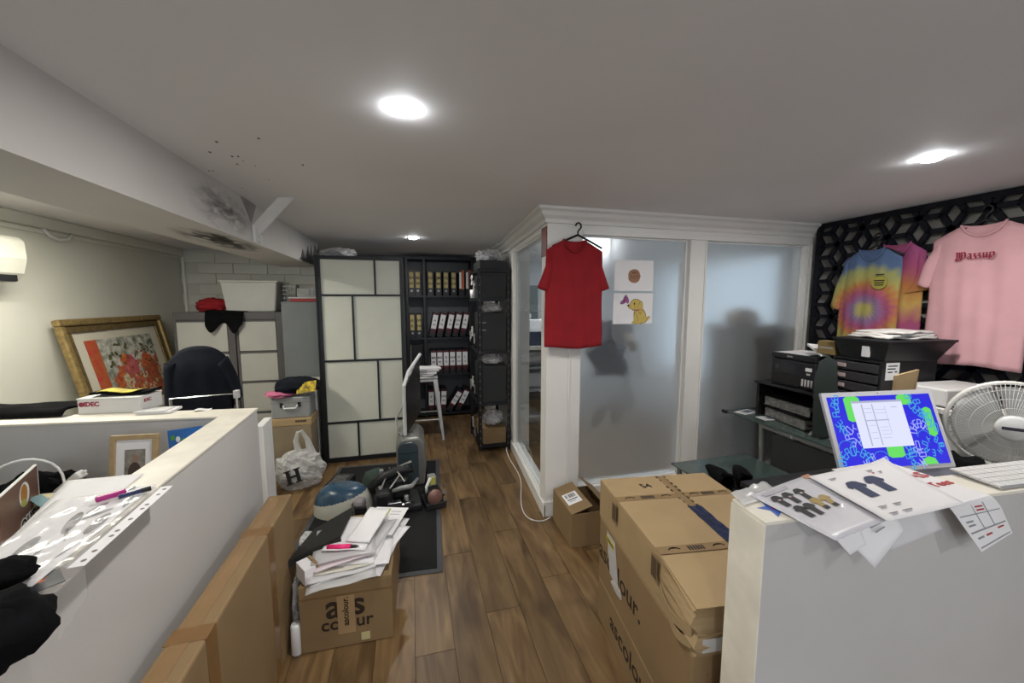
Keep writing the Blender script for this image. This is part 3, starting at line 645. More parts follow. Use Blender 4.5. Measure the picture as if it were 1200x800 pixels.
for i, (z_, n_) in enumerate(((1.72, 2), (1.15, 3), (.58, 3), (.10, 2))):
    for k in range(n_):
        o = MB().grid(lambda u, v: Vector((.018*noise.noise(Vector((u*3, v*3, i*4+k))), (u-.5)*.12, (v-.5)*.11)), 5, 4).build('paper_sleeve', pm('dim_paper', (.36, .36, .36), .6) if k % 2 else pm('dull_sleeve', (.20, .20, .20), .5), None, loc=(.664, 4.17+.135*k, z_+.10+.07*(k % 2)), rot=(R(-14+11*k), 0, R(2*k-3)), solid=.001)
        tag(o, 'crumpled %s sleeve %s out of the left side of the rack, %s level' % (('white', 'grey')[k % 2], ('poking', 'sliding', 'hanging', 'drooping')[k], ('upper', 'middle', 'lower', 'bottom')[i]), 'paper', 'papers sticking out of the rack')
t = thing('white_mug', 'small white cup on the edge of the rack beside the leaning files', 'cup', (.66, 4.2, 1.69-.0)); 
MB().lathe([(.001, 0), (.026, 0), (.032, .09), (.028, .09), (.023, .006), (.001, .006)], 16).build('cup', WHITEP, t, smooth=True)
MB().bb(-.04, .035, -.03, .03, -.035, 0).build('clip_shelf', BLACKP, t)

# ---- stool with papers
st = thing('metal_stool', 'tall pale grey metal bar stool in front of the rear shelves', 'stool', (.135, 4.74, 0))
for (sx, sy) in ((-1, -1), (1, -1), (-1, 1), (1, 1)):
    t0 = Vector((sx*.125, sy*.125, .735)); b0 = Vector((sx*.205, sy*.205, 0))
    p = MB(); a = .027
    p.hexa([b0+Vector((i*.014, j*.014, 0)) for i, j in ((-1, -1), (1, -1), (1, 1), (-1, 1))], [t0+Vector((i*a, j*a, 0)) for i, j in ((-1, -1), (1, -1), (1, 1), (-1, 1))])
    p.build('leg', WHITEM, st, bevel=.004)
MB().bb(-.155, .155, -.155, .155, .735, .765).bb(-.15, .15, -.15, .15, .70, .735).build('seat', WHITEM, st, bevel=.012)
q = .18
MB().cyl((-q, -q, .25), (q, -q, .25), .009, n=8).cyl((-q, q, .25), (q, q, .25), .009, n=8).cyl((-q, -q, .25), (-q, q, .25), .009, n=8).cyl((q, -q, .25), (q, q, .25), .009, n=8).build('foot_rail', WHITEM, st)
for i in range(4):
    o = MB().grid(lambda u, v: Vector(((u-.5)*.30, (v-.5)*.24, .012*noise.noise(Vector((u*2, v*2, i))))), 8, 6).build('paper_bundle', (PAPERG, PAPER)[i % 2], None, loc=(.135+.015*i-.02, 4.72, .785+.022*i), rot=(0, 0, R(8*i-10)), solid=.018)
    tag(o, '%s grey-white bundle of papers stacked on the metal stool' % ('bottom', 'lower middle', 'upper middle', 'topmost')[i], 'paper', 'papers on the stool')
# ================================================================== CARTONS
PINT = pm('dark_carton_print', (.03, .018, .01), .6)
def tape_marks(m, M, x0, x1, z, n):
    """printed arrows and bars on paper tape"""
    L = x1-x0
    for k in range(n):
        c = x0+L*(k+.5)/n
        if k % 2:
            for j in range(6): m.prism(rect(c-.034+j*.011, c-.027+j*.011, -.012, .012), z, z+.0006, M)
        else:
            pts = [(c+.024*math.cos(a), .010*math.sin(a)) for a in (math.pi*q/8 for q in range(-1, 10))]
            pi_ = [(c+.016*math.cos(a), .004+.007*math.sin(a)) for a in (math.pi*q/8 for q in range(9, -2, -1))]
            m.prism(pts+pi_, z, z+.0006, M)
def carton(name, label, w, d, h, loc, rz, mat=CARD, seam=True, group=None, bev=.006):
    t = thing(name, label, 'box', loc, R(rz), group)
    MB().bb(-w/2, w/2, -d/2, d/2, 0.0005, h-.004).build('body', mat, t, bevel=bev)
    if seam:
        MB().bb(-w/2+.001, -.002, -d/2+.001, d/2-.001, h-.004, h).build('flap', mat, t, bevel=.0015)
        MB().bb(.002, w/2-.001, -d/2+.001, d/2-.001, h-.004, h).build('flap', mat, t, bevel=.0015)
    return t
SC_, SR = (1.153, 1.27), -7
t = carton('carton', 'bottom brown carton of the stack by the half wall, printed with a shirt supplier name', .575, .80, .225, (*SC_, 0), SR)
ML = lambda x, y, z_: plane((x, y, z_), (0, -1, 0), (0, 0, 1))
text('lettering', 'ascolour.', .118, PINT, t, ML(-.2883, .02, .118), .001)
MF = lambda x, y, z_: plane((x, y, z_), (1, 0, 0), (0, 0, 1))
t = carton('carton', 'middle brown carton of the stack, with taped clear label on its side', .575, .80, .33, (*SC_, .2255), SR, seam=False)
text('lettering', 'ascolour.', .125, PINT, t, ML(-.2883, .165, .165), .001)
text('lettering', 'as', .13, PINT, t, MF(-.155, -.4008, .12), .003); text('lettering', 'colour', .06, PINT, t, MF(-.155, -.4008, .035), .001)
lab(text('ghost_lettering', 'as', .10, pm('faint_print', (.26, .155, .07), .7), t, MF(-.20, -.4008, .25), .001), 'faded lettering')
lp = MB().bb(-.09, .0, -.403, -.4005, .03, .23).build('shipping_label', PAPERG, t)
for k in range(5): MB().bb(-.08, -.012, -.4036, -.403, .05+k*.034, .062+k*.034+.006*(k % 2)).build('print_bar', GREYINK, lp)
tp_ = MB().grid(lambda u, v: Vector((-.2895-.004*abs(noise.noise(Vector((u*4, v*5, 1)))), .30-.10*u-.05*v, .31-.19*v)), 6, 8).build('clear_tape', BAGM, t, solid=.0006); tp_['label'] = 'peeling clear tape'
MB().bb(-.2915, -.2885, .205, .30, .262, .288).build('yellow_strip', pm('yellow_strip', (.50, .40, .03), .5), t)
sp_ = MB()
for k in range(6): sp_.bb(-.2921, -.2915, .216+.013*k, .222+.013*k, .268, .283)
sp_ = sp_.build('strip_print', INK, t); sp_['kind'] = 'stuff'
MB().blob((-.291, .165, .105), (.005, .055, .022), 3, .4, 3, 12, 8).build('peeled_film', BAGM, t)
t = thing('carton', 'topmost battered brown carton of the stack, sealed with printed paper tape', 'box', (*SC_, .556), R(SR))
w2, d2_, h2 = .2875, .405, .185
b = MB()
def crush(x, y, z): # front edge sags and bulges
    k = max(0, (-y-.18)/.22); return Vector((x+(.012*k*math.sin(9*z*10) if abs(x) > .2 else 0), y-.012*k*math.sin(z*34), z-.028*k*(z/h2)))
def side(fn, nu, nv): b.grid(lambda u, v: crush(*fn(u, v)), nu, nv)
side(lambda u, v: (-w2+2*w2*u, -d2_+2*d2_*v, h2), 8, 16); side(lambda u, v: (w2-2*w2*u, -d2_+2*d2_*v, 0.001), 8, 16)
side(lambda u, v: (-w2+2*w2*u, -d2_, .001+(h2-.001)*v), 8, 8); side(lambda u, v: (w2-2*w2*u, d2_, .001+(h2-.001)*v), 8, 8)
side(lambda u, v: (-w2, d2_-2*d2_*u, .001+(h2-.001)*v), 16, 8); side(lambda u, v: (w2, -d2_+2*d2_*u, .001+(h2-.001)*v), 16, 8)
b.build('body', CARDL, t)
def top(x, y): return crush(x, y, h2).z
for (xa_, xb_) in ((-w2+.001, .012), (.047, w2-.001)):
    MB().grid(lambda u, v: Vector((xa_+(xb_-xa_)*u, -d2_+.001+(2*d2_-.002)*v, top(0, -d2_+2*d2_*v)+.003)), 2, 16).build('flap', CARDL, t, solid=.004)
MB().grid(lambda u, v: Vector((.0125+.034*u, -d2_+2*d2_*v, top(0, -d2_+2*d2_*v)+.0015)), 1, 16).build('centre_seam', CARD, t, solid=.001)
for y in (.20, -.17):
    zt_ = top(0, y)
    tpb = MB()
    for (xa_, xb_) in ((-w2, .011), (.05, w2)):
        for (p, q) in (((xa_), (xb_)),): tpb.bb(p, q, y-.021, y+.021, zt_+.0055, zt_+.0065)
    tpb.bb(-w2-.0125, -w2-.0115, y-.021, y+.021, h2-.10, h2-.01)
    o = tpb.build('paper_tape', CARD, t)
    mk = MB(); tape_marks(mk, Matrix.Translation((0, y, zt_+.0066)), -w2+.02, .0, 0, 3); tape_marks(mk, Matrix.Translation((0, y, zt_+.0066)), .06, w2-.01, 0, 3); 
    for k in range(7): mk.bb(-w2-.0132, -w2-.0126, y-.018, y+.018, h2-.025-k*.011, h2-.019-k*.011)
    mo = lab(mk.build('tape_print', INK, o), 'dark printed arrows and bars'); mo['kind'] = 'stuff'
bt_ = MB().grid(lambda u, v: Vector((.0+.062*u+.004*noise.noise(Vector((v*9, u, 1))), -.20+.30*v, top(0, -.2+.3*v)+.007+.003*noise.noise(Vector((u*3, v*7, 2))))), 4, 16).build('torn_tape', pm('blue_black_tape', (.012, .018, .06), .3, var=.6, vscale=22), t, solid=.001)
lab(bt_, 'glossy blue-black tape strip torn across the seam')
ed = MB()
for (x, w_) in ((.008, .006), (.05, .008)):
    for k in range(22):
        y = d2_-.01-k*.035
        ed.bb(x-w_*random.random(), x+w_*random.random(), y-.018, y, top(0, y)+.0052, top(0, y)+.0062)
eo = lab(ed.build('torn_edge', PINT, t), 'dark ragged edge where tape was torn'); eo['kind'] = 'stuff'
text('handwriting', '54', .055, INK, t, plane((-.09, .305, h2+.006), (1, .05, 0), (-.05, 1, 0)), .001, shear=-.2)
for (ya, yb, zz) in ((-.39, -.20, .055), (-.395, -.26, .02)):
    MB().grid(lambda u, v: Vector((-w2-.012*math.sin(math.pi*u)-.002, ya+(yb-ya)*u, zz+.03*v-.02*math.sin(u*3))), 8, 2).build('peeling_edge', CARDL, t, solid=.003)
MB().grid(lambda u, v: Vector((-w2+.02+2*(w2-.02)*u, -d2_-.010-.006*math.sin(u*7), .02+.014*math.sin(u*5)+.045*v)), 10, 2).build('corner_wrap', BAGM, t, solid=.001)
MB().grid(lambda u, v: Vector((-w2+.0+2*w2*u, -d2_-.016-.004*math.sin(u*9), .08+.008*math.sin(u*6)+.006*v)), 10, 1).build('ply_edge', CARD, t, solid=.003)

# small open carton at the pillar foot
t = thing('carton', 'small open cardboard carton with a white barcode label at the pillar foot', 'box', (1.165, 2.425, 0), R(-1))
w_, d_, h_ = .32, .36, .235
MB().bb(-w_/2, w_/2, -d_/2, -d_/2+.005, 0.0005, h_).bb(-w_/2, w_/2, d_/2-.005, d_/2, .0005, h_).bb(-w_/2, -w_/2+.005, -d_/2+.005, d_/2-.005, .0005, h_).bb(w_/2-.005, w_/2, -d_/2+.005, d_/2-.005, .0005, h_).bb(-w_/2+.005, w_/2-.005, -d_/2+.005, d_/2-.005, .0005, .006).build('body', CARD, t)
fM = plane((-w_/2+.002, 0, h_), (math.cos(R(16)), 0, math.sin(R(16))), (0, 1, 0))
fo = MB().prism(rect(0, .155, -d_/2, d_/2), 0, .004, fM).build('flap', CARD, t)
lbl = MB().prism(rect(.02, .125, -.08, .06), .0041, .005, fM).build('barcode_label', LABELW, fo)
lbl.parent = fo
bm_ = MB()
for k in range(9): bm_.prism(rect(.035+k*.0085, .035+k*.0085+random.choice((.002, .004, .006)), -.002+.0, .045), .0051, .0056, fM)
bm_.prism(rect(.035, .11, -.03, -.02), .0051, .0056, fM); bm_.prism(rect(.04, .09, -.05, -.046), .0051, .0056, fM)
bm_.build('barcode_print', INK, fo)
fM2 = plane((w_/2-.002, 0, h_), (-math.cos(R(38)), 0, math.sin(R(38))), (0, -1, 0))
MB().prism(rect(0, .15, -d_/2, d_/2), -.004, 0, fM2).build('flap', CARD, t)

# long flat carton leaning along the left half wall
t = thing('flat_carton', 'long tall flat-pack carton standing along the left half wall', 'box', (-.648, 1.25, 0), R(.8))
MB().bb(-.052, .052, -.83, .83, .0005, .685).build('body', CARD, t, bevel=.008)
for y in (.50, -.02, -.55):
    MB().bb(-.053, .0532, y-.03, y+.03, .6852, .6862).bb(.0522, .0534, y-.03, y+.03, .0, .685).build('brown_tape', CARDD, t)
MB().bb(-.035, .012, -.80, .80, .6853, .6861).build('top_tape', pm('shiny_brown_tape', (.28, .17, .075), .15, var=.1), t)
lb_ = MB().bb(.0532, .0542, -.39, -.20, .34, .475).build('white_label', LABELW, t)
text('lettering', 'GIO', .115, INK, lb_, plane((.0546, -.30, .405), (0, -1, 0), (0, 0, -1)) @ Matrix.Scale(1, 4), .004)

# carton under the papers
t = carton('carton', 'brown carton on the floor under the heap of papers and sleeves', .415, .60, .33, (-.325, 2.135, 0), -1.5)
text('lettering', 'a', .17, PINT, t, MF(-.058, -.3006, .212), .003); text('lettering', 's', .17, PINT, t, MF(.052, -.3006, .212), .003); text('lettering', 'colour', .088, PINT, t, MF(-.0, -.3006, .125), .0015)
tpx = MB().bb(-.042, .036, -.3018, -.3008, .07, .265).build('tape', pm('parcel_tape', (.40, .27, .14), .25, var=.06), t)
text('tape_lettering', 'ascolour.', .04, PINT, tpx, plane((-.005, -.3022, .185), (0, 0, 1), (-1, 0, 0)), .0008)
MB().bb(.06, .10, -.3016, -.3006, .02, .06).build('sticker', pm('pale_yellow_sticker', (.55, .50, .25), .6), t)
MB().bb(-.2085, .2085, -.3012, -.3006, .268, .274).build('fold_line', CARDD, t)

# heap of papers, sleeves and folders on that carton
Z0 = .3308
def stack_sheet(i, label, name, mat, x, y, z_, rz, w, h, bend=.01, th=.001, cat='paper', tilt=0., rx=0.):
    o = MB().grid(lambda u, v: Vector(((u-.5)*w, (v-.5)*h, bend*(math.sin(2.2*u+i)*.6+.8*noise.noise(Vector((u*2.5, v*2.5, i*3.1)))))), 10, 10).build(name, mat, None, loc=(x, y, z_), rot=(rx, tilt, R(rz)), smooth=True, solid=th)
    return tag(o, label, cat, 'papers heaped on the carton')
HP = [('lowest crumpled clear sleeve overhanging the carton front left', 'plastic_sleeve', BAGM, -.36, 1.93, .352, 8, .30, .30, .012),
      ('clear sleeve of white paper fanned out to the right of the heap', 'plastic_sleeve', PAPERG, -.25, 2.02, .350, -16, .26, .36, .010),
      ('white printed sheet at the rightmost edge of the paper heap', 'paper', PAPER, -.19, 2.18, .352, -20, .21, .30, .008),
      ('second white sheet sliding off the heap to the right', 'paper', PAPER, -.20, 2.10, .360, -28, .21, .30, .008),
      ('wrinkled sleeve with navy cloth showing at the heap front', 'plastic_sleeve', PAPERG, -.37, 1.98, .372, 10, .30, .30, .014),
      ('thick sleeve of white paper in the middle of the heap', 'plastic_sleeve', PAPER, -.28, 2.06, .376, -14, .22, .34, .010),
      ('pink edged sleeve of papers under the highlighter', 'plastic_sleeve', pm('pinkish_paper', (.70, .60, .63), .6), -.37, 2.02, .395, 14, .28, .28, .010),
      ('crumpled clear sleeve above the pink edged one', 'plastic_sleeve', BAGM, -.36, 2.03, .412, 6, .29, .28, .012),
      ('white sheet with small print lying on the heap top', 'paper', PAPER, -.33, 2.08, .428, -10, .21, .29, .006),
      ('folded white leaflet with a rounded edge on the heap top', 'paper', PAPER, -.25, 2.13, .440, -16, .12, .32, .008)]
HP += [('clear sleeve of cream paper with wavy edge at the heap front', 'plastic_sleeve', pm('cream_paper', (.66, .63, .54), .6), -.35, 1.99, .384, 4, .27, .26, .016),
       ('grey clear sleeve under the white leaflet', 'plastic_sleeve', BAGM, -.27, 2.10, .388, -20, .22, .33, .014),
       ('thin grey sheet between the sleeves at the front of the heap', 'paper', PAPERG, -.38, 1.96, .360, 13, .26, .26, .012),
       ('white sheet turned sideways low in the heap', 'paper', PAPER, -.28, 1.98, .366, -4, .30, .21, .008)]
for i, (l_, n_, m_, x, y, z_, rz, w, h, bd) in enumerate(HP): stack_sheet(i, l_, n_, m_, x, y, z_, rz, w, h, bd, .003 if i > 3 else .0015)
t = thing('yellow_patch_sheet', 'white sheet with a lime green block near the back of the paper heap', 'paper', (-.185, 2.25, .378), R(-18))
MB().bb(-.10, .10, -.14, .14, 0, .002).build('sheet', PAPER, t); MB().bb(-.07, .0, .05, .12, .0021, .0026).build('lime_block', pm('lime_print', (.38, .48, .03), .6), t); MB().bb(.01, .07, .06, .066, .0021, .0026).bb(.01, .07, .09, .096, .0021, .0026).build('print_lines', GREYINK, t)
FOLD = [(-.608, 1.957, .400), (-.378, 2.012, .456), (-.347, 2.325, .450), (-.545, 2.205, .405)]
t = thing('black_folder', 'open black cardboard folder leaning off the back left of the paper heap', 'folder', (-.40, 2.20, .435), R(32))
t.location = (0, 0, 0); t.rotation_euler = (0, 0, 0)
fa = [Vector(p) for p in FOLD]; MB().hexa(fa, [p+Vector((0, 0, .004)) for p in fa]).build('cover', pm('black_card', (.014, .0135, .013), .6), t)
MB().hexa([fa[0], fa[1], fa[1]+Vector((.004, .0, -.03)), fa[0]+Vector((.004, .0, -.03))], [fa[0]+Vector((0, -.004, 0)), fa[1]+Vector((0, -.004, 0)), fa[1]+Vector((.004, -.004, -.03)), fa[0]+Vector((.004, -.004, -.03))]).build('fold', pm('black_card', (.014, .0135, .013), .6), t)
t = thing('highlighter', 'fluorescent pink highlighter pen lying on the front of the paper heap', 'pen', (-.365, 1.955, .437), R(-12))
MB().cyl((-.07, 0, 0), (.045, 0, 0), .011, .0115, n=14).build('barrel', pm('fluo_pink', (.90, .03, .20), .4), t, smooth=True); MB().cyl((.045, 0, 0), (.075, 0, 0), .009, .006, n=12).build('grip', BLACK, t); MB().cyl((.075, 0, 0), (.085, 0, 0), .003, n=8).build('tip', INK, t)
t = thing('white_card_box', 'small torn white card box end at the left of the paper heap', 'box', (-.515, 1.90, .335), R(35))
MB().bb(-.025, .025, -.05, .05, .0, .075).build('body', PAPER, t); MB().bb(.026, .04, -.045, .045, .02, .08).build('inner_flap', CARD, t)
bag('plastic_sleeve_bag', 'clear bag with black garment hanging down the carton left side', (-.565, 1.98, .20), (.028, .10, .15), FILM, 12, amp=.25, core=NAVYC)
t = thing('cardboard_tube', 'white roll standing on the floor at the carton left side', 'tube', (-.56, 1.86, 0))
MB().lathe([(.022, .0), (.026, .004), (.024, .14), (.02, .15), (.001, .15)], 18).build('roll', WHITEP, t, smooth=True)
MB().lathe([(.001, .1501), (.012, .1501), (.012, .153), (.001, .153)], 14).build('cap', LGREY, t)

# ================================================================== MAT AND MACHINES
t = thing('floor_mat', 'long black ribbed rubber mat with grey edging on the wooden floor', 'mat', (-.293, 3.12, 0), R(-3.2))
MB().bb(-.49, .49, -.86, .86, .0005, .007).build('border', pm('mat_edge', (.06, .063, .07), .6), t, bevel=.003)
MB().bb(-.455, .455, -.825, .825, .007, .011).build('pile', pm('mat_pile', (.006, .006, .007), .95, bump=.8, bscale=260), t)
MZ = .0115
# hooded machine
HB = pm('blue_hood', (.03, .075, .13), .25, coat=.4, var=.3, vscale=7); HW = pm('pale_grey_hood', (.50, .50, .44), .4, var=.06)
t = thing('hooded_machine', 'machine head with a rounded blue and pale grey hood lying on the mat', 'machine', (-.555, 3.13, MZ), R(-10))
def hoodp(u, v):
    a = 2*math.pi*u; ph = .5*math.pi*v; k = math.cos(ph)**.55
    return Vector((-.22*math.cos(a)*k, .15*math.sin(a)*k, .21*math.sin(ph)**.9))
for blue_ in (False, True):
    b = MB(); NU, NV_ = 110, 44
    for q_ in range(NU):
        for w_ in range(NV_):
            c_ = [hoodp((q_+du)/NU, (w_+dv)/NV_) for du, dv in ((0, 0), (1, 0), (1, 1), (0, 1))]
            m_ = (c_[0]+c_[2])/2
            if (m_.z > .125+.22*m_.x) == blue_:
                if blue_: c_ = [Vector((p.x*1.008, p.y*1.008, p.z+.002)) for p in c_]
                b.add(c_, [(0, 1, 2, 3)])
    b.build('blue_hood' if blue_ else 'pale_hood', HB if blue_ else HW, t, smooth=False, solid=.002)
MB().bb(.12, .20, -.17, -.06, .0, .15).build('end_cover', pm('mauve_grey_plastic', (.24, .22, .24), .4), t, bevel=.03)
MB().bb(.14, .23, -.19, -.165, .03, .12).build('black_cap', BLACK, t, bevel=.012)
for k in range(4): MB().bb(.114, .122, -.155, -.09, .03+k*.027, .042+k*.027).build('vent_slot', INK, t)
# mechanism
t = thing('sewing_mechanism', 'black bare machine mechanism with chrome knobs and levers on the mat', 'machine', (-.16, 3.10, MZ), R(6)); t.scale = (1.15, 1.15, 1.2)
MB().bb(-.15, .17, -.13, .12, 0, .045).build('base', BLACK, t, bevel=.012)
MB().bb(-.13, -.03, -.12, .04, .045, .15).build('gear_housing', BLACK, t, bevel=.02)
MB().bb(-.02, .10, -.03, .10, .045, .20).build('head_block', pm('gunmetal', (.03, .032, .035), .35, metal=.5), t, bevel=.025)
MB().tube([(-.16, .05, .13), (-.06, .03, .20), (.04, .02, .235), (.13, .0, .23)], [.03, .035, .03, .018], 12).build('arm', BLACK, t, smooth=True)
MB().bb(-.06, .03, -.165, -.13, .06, .10).build('chrome_block', CHROME, t, bevel=.004)
MB().cyl((.07, -.16, .06), (.07, -.12, .06), .027, n=18).build('hand_knob', CHROME, t, bevel=.004)
MB().cyl((.03, -.145, .07), (.07, -.145, .07), .008, n=10).build('shaft', CHROME, t)
for k, (a, b, r_) in enumerate((((-.10, -.06, .15), (-.05, .02, .21), .008), ((-.04, -.08, .16), (.03, -.05, .23), .007), ((.0, .06, .23), (.12, .05, .27), .009), ((.02, -.02, .24), (.06, -.10, .20), .006))):
    MB().cyl(a, b, r_, n=10).build('lever', CHROME, t)
MB().tube([(-.02, -.10, .15), (.03, -.13, .175), (.10, -.12, .17), (.15, -.06, .19)], [.012, .016, .016, .01], 10).build('grey_lever', GREYM, t, smooth=True)
for k in range(7): MB().cyl((-.06+.03*k, .08, .20), (-.06+.03*k, .08, .235), .006, n=8).build('thread_post', CHROME if k % 2 else BLACKP, t)
for k in range(6): MB().box((random.uniform(-.1, .13), random.uniform(-.1, .1), .06+.03*k), (.03, .03, .03)).build('bracket', GREYM if k % 2 else BLACK, t, bevel=.006)
t = thing('motor_unit', 'small motor with a copper disc and yellow tab on the mat', 'motor', (.13, 3.04, MZ), R(10)); t.scale = (1.05, 1.05, 1.15)
MB().bb(-.07, .09, -.09, .10, 0, .05).build('base', BLACK, t, bevel=.01); MB().cyl((0, -.07, .085), (0, .05, .085), .062, n=22).build('casing', BLACK, t, bevel=.006)
MB().lathe([(.001, 0), (.05, .004), (.056, .014), (.052, .02), (.001, .022)], 24, Matrix.Translation((-.0, -.07, .09)) @ Matrix.Rotation(R(90), 4, 'X')).build('disc', pm('dull_copper', (.30, .17, .14), .4, metal=.5), t, smooth=True)
MB().bb(-.03, .03, -.02, .05, .14, .21).build('upper_block', GREYM, t, bevel=.008); MB().bb(-.02, .015, -.035, -.022, .16, .21).build('yellow_tab', pm('yellow_tab', (.45, .42, .08), .5), t)
MB().tube([(-.05, -.03, .10), (-.055, -.05, .16), (-.02, -.03, .21)], .011, 10).build('white_hose', WHITEP, t, smooth=True)
for k in range(4): MB().cyl((.075, -.085, .04+k*.036), (.075, -.06, .04+k*.036), .013, n=10).build('bolt', CHROME if k % 2 else GREYM, t)
t = thing('black_device', 'flat black boxy device with a grey panel at the back left of the mat', 'device', (-.64, 3.48, MZ), R(-15))
MB().bb(-.09, .09, -.13, .13, 0, .10).build('body', BLACK, t, bevel=.015); MB().bb(-.06, .06, -.08, .08, .1002, .104).build('control_panel', pm('speckled_panel', (.10, .10, .10), .4, var=.9, vscale=40), t); MB().bb(-.07, .03, -.132, -.13, .05, .062).build('silver_strip', CHROME, t)
bag('plastic_bag', 'small scrap of clear film on the mat behind the black folder', (-.69, 2.70, MZ+.045), (.07, .06, .05), BAGM, 21)
t = thing('canister', 'dark green cloth-covered bundle on the mat behind the hood', 'bundle', (-.33, 3.42, MZ)); MB().blob((0, 0, .08), (.12, .09, .10), 31, .2, 2, 22, 14, flat=.08).build('cloth', pm('dark_green_cloth', (.035, .055, .045), .9, var=.3), t, smooth=True)

# tall folded machine stand
t = thing('folded_machine', 'upright grey machine with slate front cover and white bent rail on the mat', 'machine', (-.02, 3.5, 0), R(0))
sd = [(-.13, .012), (.10, .012), (.12, .2), (.11, .40), (.06, .455), (-.10, .455), (-.14, .40)]
b = MB(); Mx = Matrix(((1, 0, 0, 0), (0, 0, 1, 0), (0, 1, 0, 0), (0, 0, 0, 1)))
b.prism(sd, -.10, .33, Mx); b.build('body', pm('warm_grey_body', (.20, .20, .185), .4, metal=.3, var=.1), t, bevel=.02)
pp = [(-.125, .05), (.05, .05), (.05, .37), (.03, .41), (-.005, .425), (-.07, .425), (-.105, .41), (-.125, .37)]
SL = pm('slate_cover', (.035, .052, .062), .35)
b = MB(); b.prism(pp, -.128, -.1005, Mx); b.build('front_cover', SL, t, bevel=.008)
MB().bb(-.118, .043, -.131, -.1285, .328, .333).build('cover_joint', INK, t); MB().cyl((-.035, -.132, .385), (-.035, -.128, .385), .006, n=10).build('cover_screw', CHROME, t)
MB().cyl((-.035, -.132, .26), (-.035, -.128, .26), .006, n=10).build('cover_screw', CHROME, t)
MB().tube([(-.06, 0, .44), (-.06, 0, .90), (-.02, .25, .985), (.10, .62, 1.10)], .017, 8).build('white_rail', WHITEM, t)
MB().tube([(-.14, .18, .44), (-.14, .18, .56), (-.07, .05, .72)], .011, 8).build('stay', WHITEM, t)
MB().hexa([Vector(p) for p in ((-.048, .02, .46), (.08, .56, .50), (.092, .555, .50), (-.036, .015, .46))], [Vector(p) for p in ((-.048, .02, .90), (.08, .56, 1.07), (.092, .555, 1.07), (-.036, .015, .90))]).build('dark_panel', pm('dark_screen', (.012, .012, .013), .25), t)
MB().hexa([Vector(p) for p in ((-.015, .14, .76), (.018, .28, .71), (.019, .279, .71), (-.014, .139, .76))], [Vector(p) for p in ((-.022, .11, .85), (.012, .25, .80), (.013, .249, .80), (-.021, .109, .85))]).build('white_tag', LABELW, t)
for x in (-.1, .0): MB().cyl((x, .0, .455), (x, .0, .475), .016, n=10).build('fixing', CHROME, t)

# cable on the floor by the partition
cb = MB().tube([(1.0, 4.0, .02), (.96, 3.9, .10), (.93, 3.78, .07), (.96, 3.6, .006), (.965, 3.3, .006), (.86, 3.0, .006), (.80, 2.75, .006), (.83, 2.62, .006), (.93, 2.58, .006), (.99, 2.60, .03)], .0045, 8)
tag(cb.build('white_cable', WHITEP, smooth=True, sub=2), 'thin white cable trailing along the skirting of the partition', 'cable')

# ================================================================== LEFT BAY
def cabinet(x, w, label, zt=1.535, y=4.9, dep=.62):
    t = thing('filing_cabinet', label, 'cabinet', (x, y, 0), 0, 'grey filing cabinets')
    CM = pm('dark_grey_steel', (.105, .10, .105), .45, var=.1)
    MB().bb(-w/2, -w/2+.025, 0, dep, 0.0, zt).bb(w/2-.07, w/2, 0, dep, 0, zt).bb(-w/2+.025, w/2-.07, 0, dep, zt-.09, zt).bb(-w/2+.025, w/2-.07, dep-.01, dep, 0, zt-.09).bb(-w/2+.025, w/2-.07, .02, dep-.01, 0, .05).build('carcass', CM, t, bevel=.003)
    for (a, c) in ((1.10, 1.428), (.757, 1.07), (.40, .727), (.06, .37)):
        d = MB().bb(-w/2+.028, w/2-.073, -.004, .02, a, c).build('drawer', pm('pale_drawer', (.50, .50, .46), .4, var=.05), t, bevel=.004)
        MB().bb(-w/2+.028, w/2-.073, .0, .012, c+.002, c+.026).build('finger_pull', CM, d)
    return t
cabinet(-2.185, .57, 'grey filing cabinet with pale drawers in the corner, red cloth draped on it')
cabinet(-1.655, .47, 'grey filing cabinet with pale drawers under the white plastic tub')
t = thing('steel_cupboard', 'plain blue-grey steel cupboard between filing cabinet and wardrobe', 'cupboard', (-1.15, 4.62, 0))
MB().bb(-.195, .195, 0, .45, 0, 1.65).build('body', pm('blue_grey_steel', (.17, .185, .19), .45, var=.05), t, bevel=.004); MB().bb(-.19, .19, -.003, 0, .03, 1.63).build('door', pm('blue_grey_steel2', (.185, .20, .205), .45, var=.05), t, bevel=.001); MB().cyl((.16, -.02, .9), (.16, -.003, .9), .01, n=10).build('lock', CHROME, t)
t = thing('red_tray', 'shallow red tray with paper on top of the blue-grey cupboard', 'tray', (-1.12, 4.70, 1.651)); MB().bb(-.16, .16, 0, .3, 0, .035).build('tray', pm('red_plastic', (.38, .03, .03), .5), t, bevel=.006); MB().bb(-.17, .14, -.01, .28, .036, .05).build('paper', PAPERG, t)
t = thing('grey_carton', 'small pale grey carton with dark marks on top of the red tray', 'box', (-1.09, 4.80, 1.702)); MB().bb(-.14, .14, 0, .2, 0, .10).build('body', COREL, t, bevel=.004); 
for k in range(3): MB().bb(-.02+k*.045, .005+k*.045, -.002, 0, .02, .085).build('mark', GREYINK, t)
t = thing('plastic_tub', 'large white translucent storage tub standing on the filing cabinet', 'tub', (-1.77, 5.0, 1.536)); 
tw = pm('milky_plastic', (.60, .60, .57), .35, var=.06, vscale=4)
def tubw(k): return .245+.045*k
MB().hexa([(-.245, .02, 0), (.245, .02, 0), (.245, .42, 0), (-.245, .42, 0)], [(-.285, 0, .34), (.285, 0, .34), (.285, .45, .34), (-.285, .45, .34)]).build('body', tw, t, bevel=.015)
MB().bb(-.295, .295, -.01, .46, .335, .355).build('rim', tw, t, bevel=.005)
t = thing('small_basket', 'small grey wire basket beside the white tub', 'basket', (-1.395, 5.12, 1.536)); b = MB()
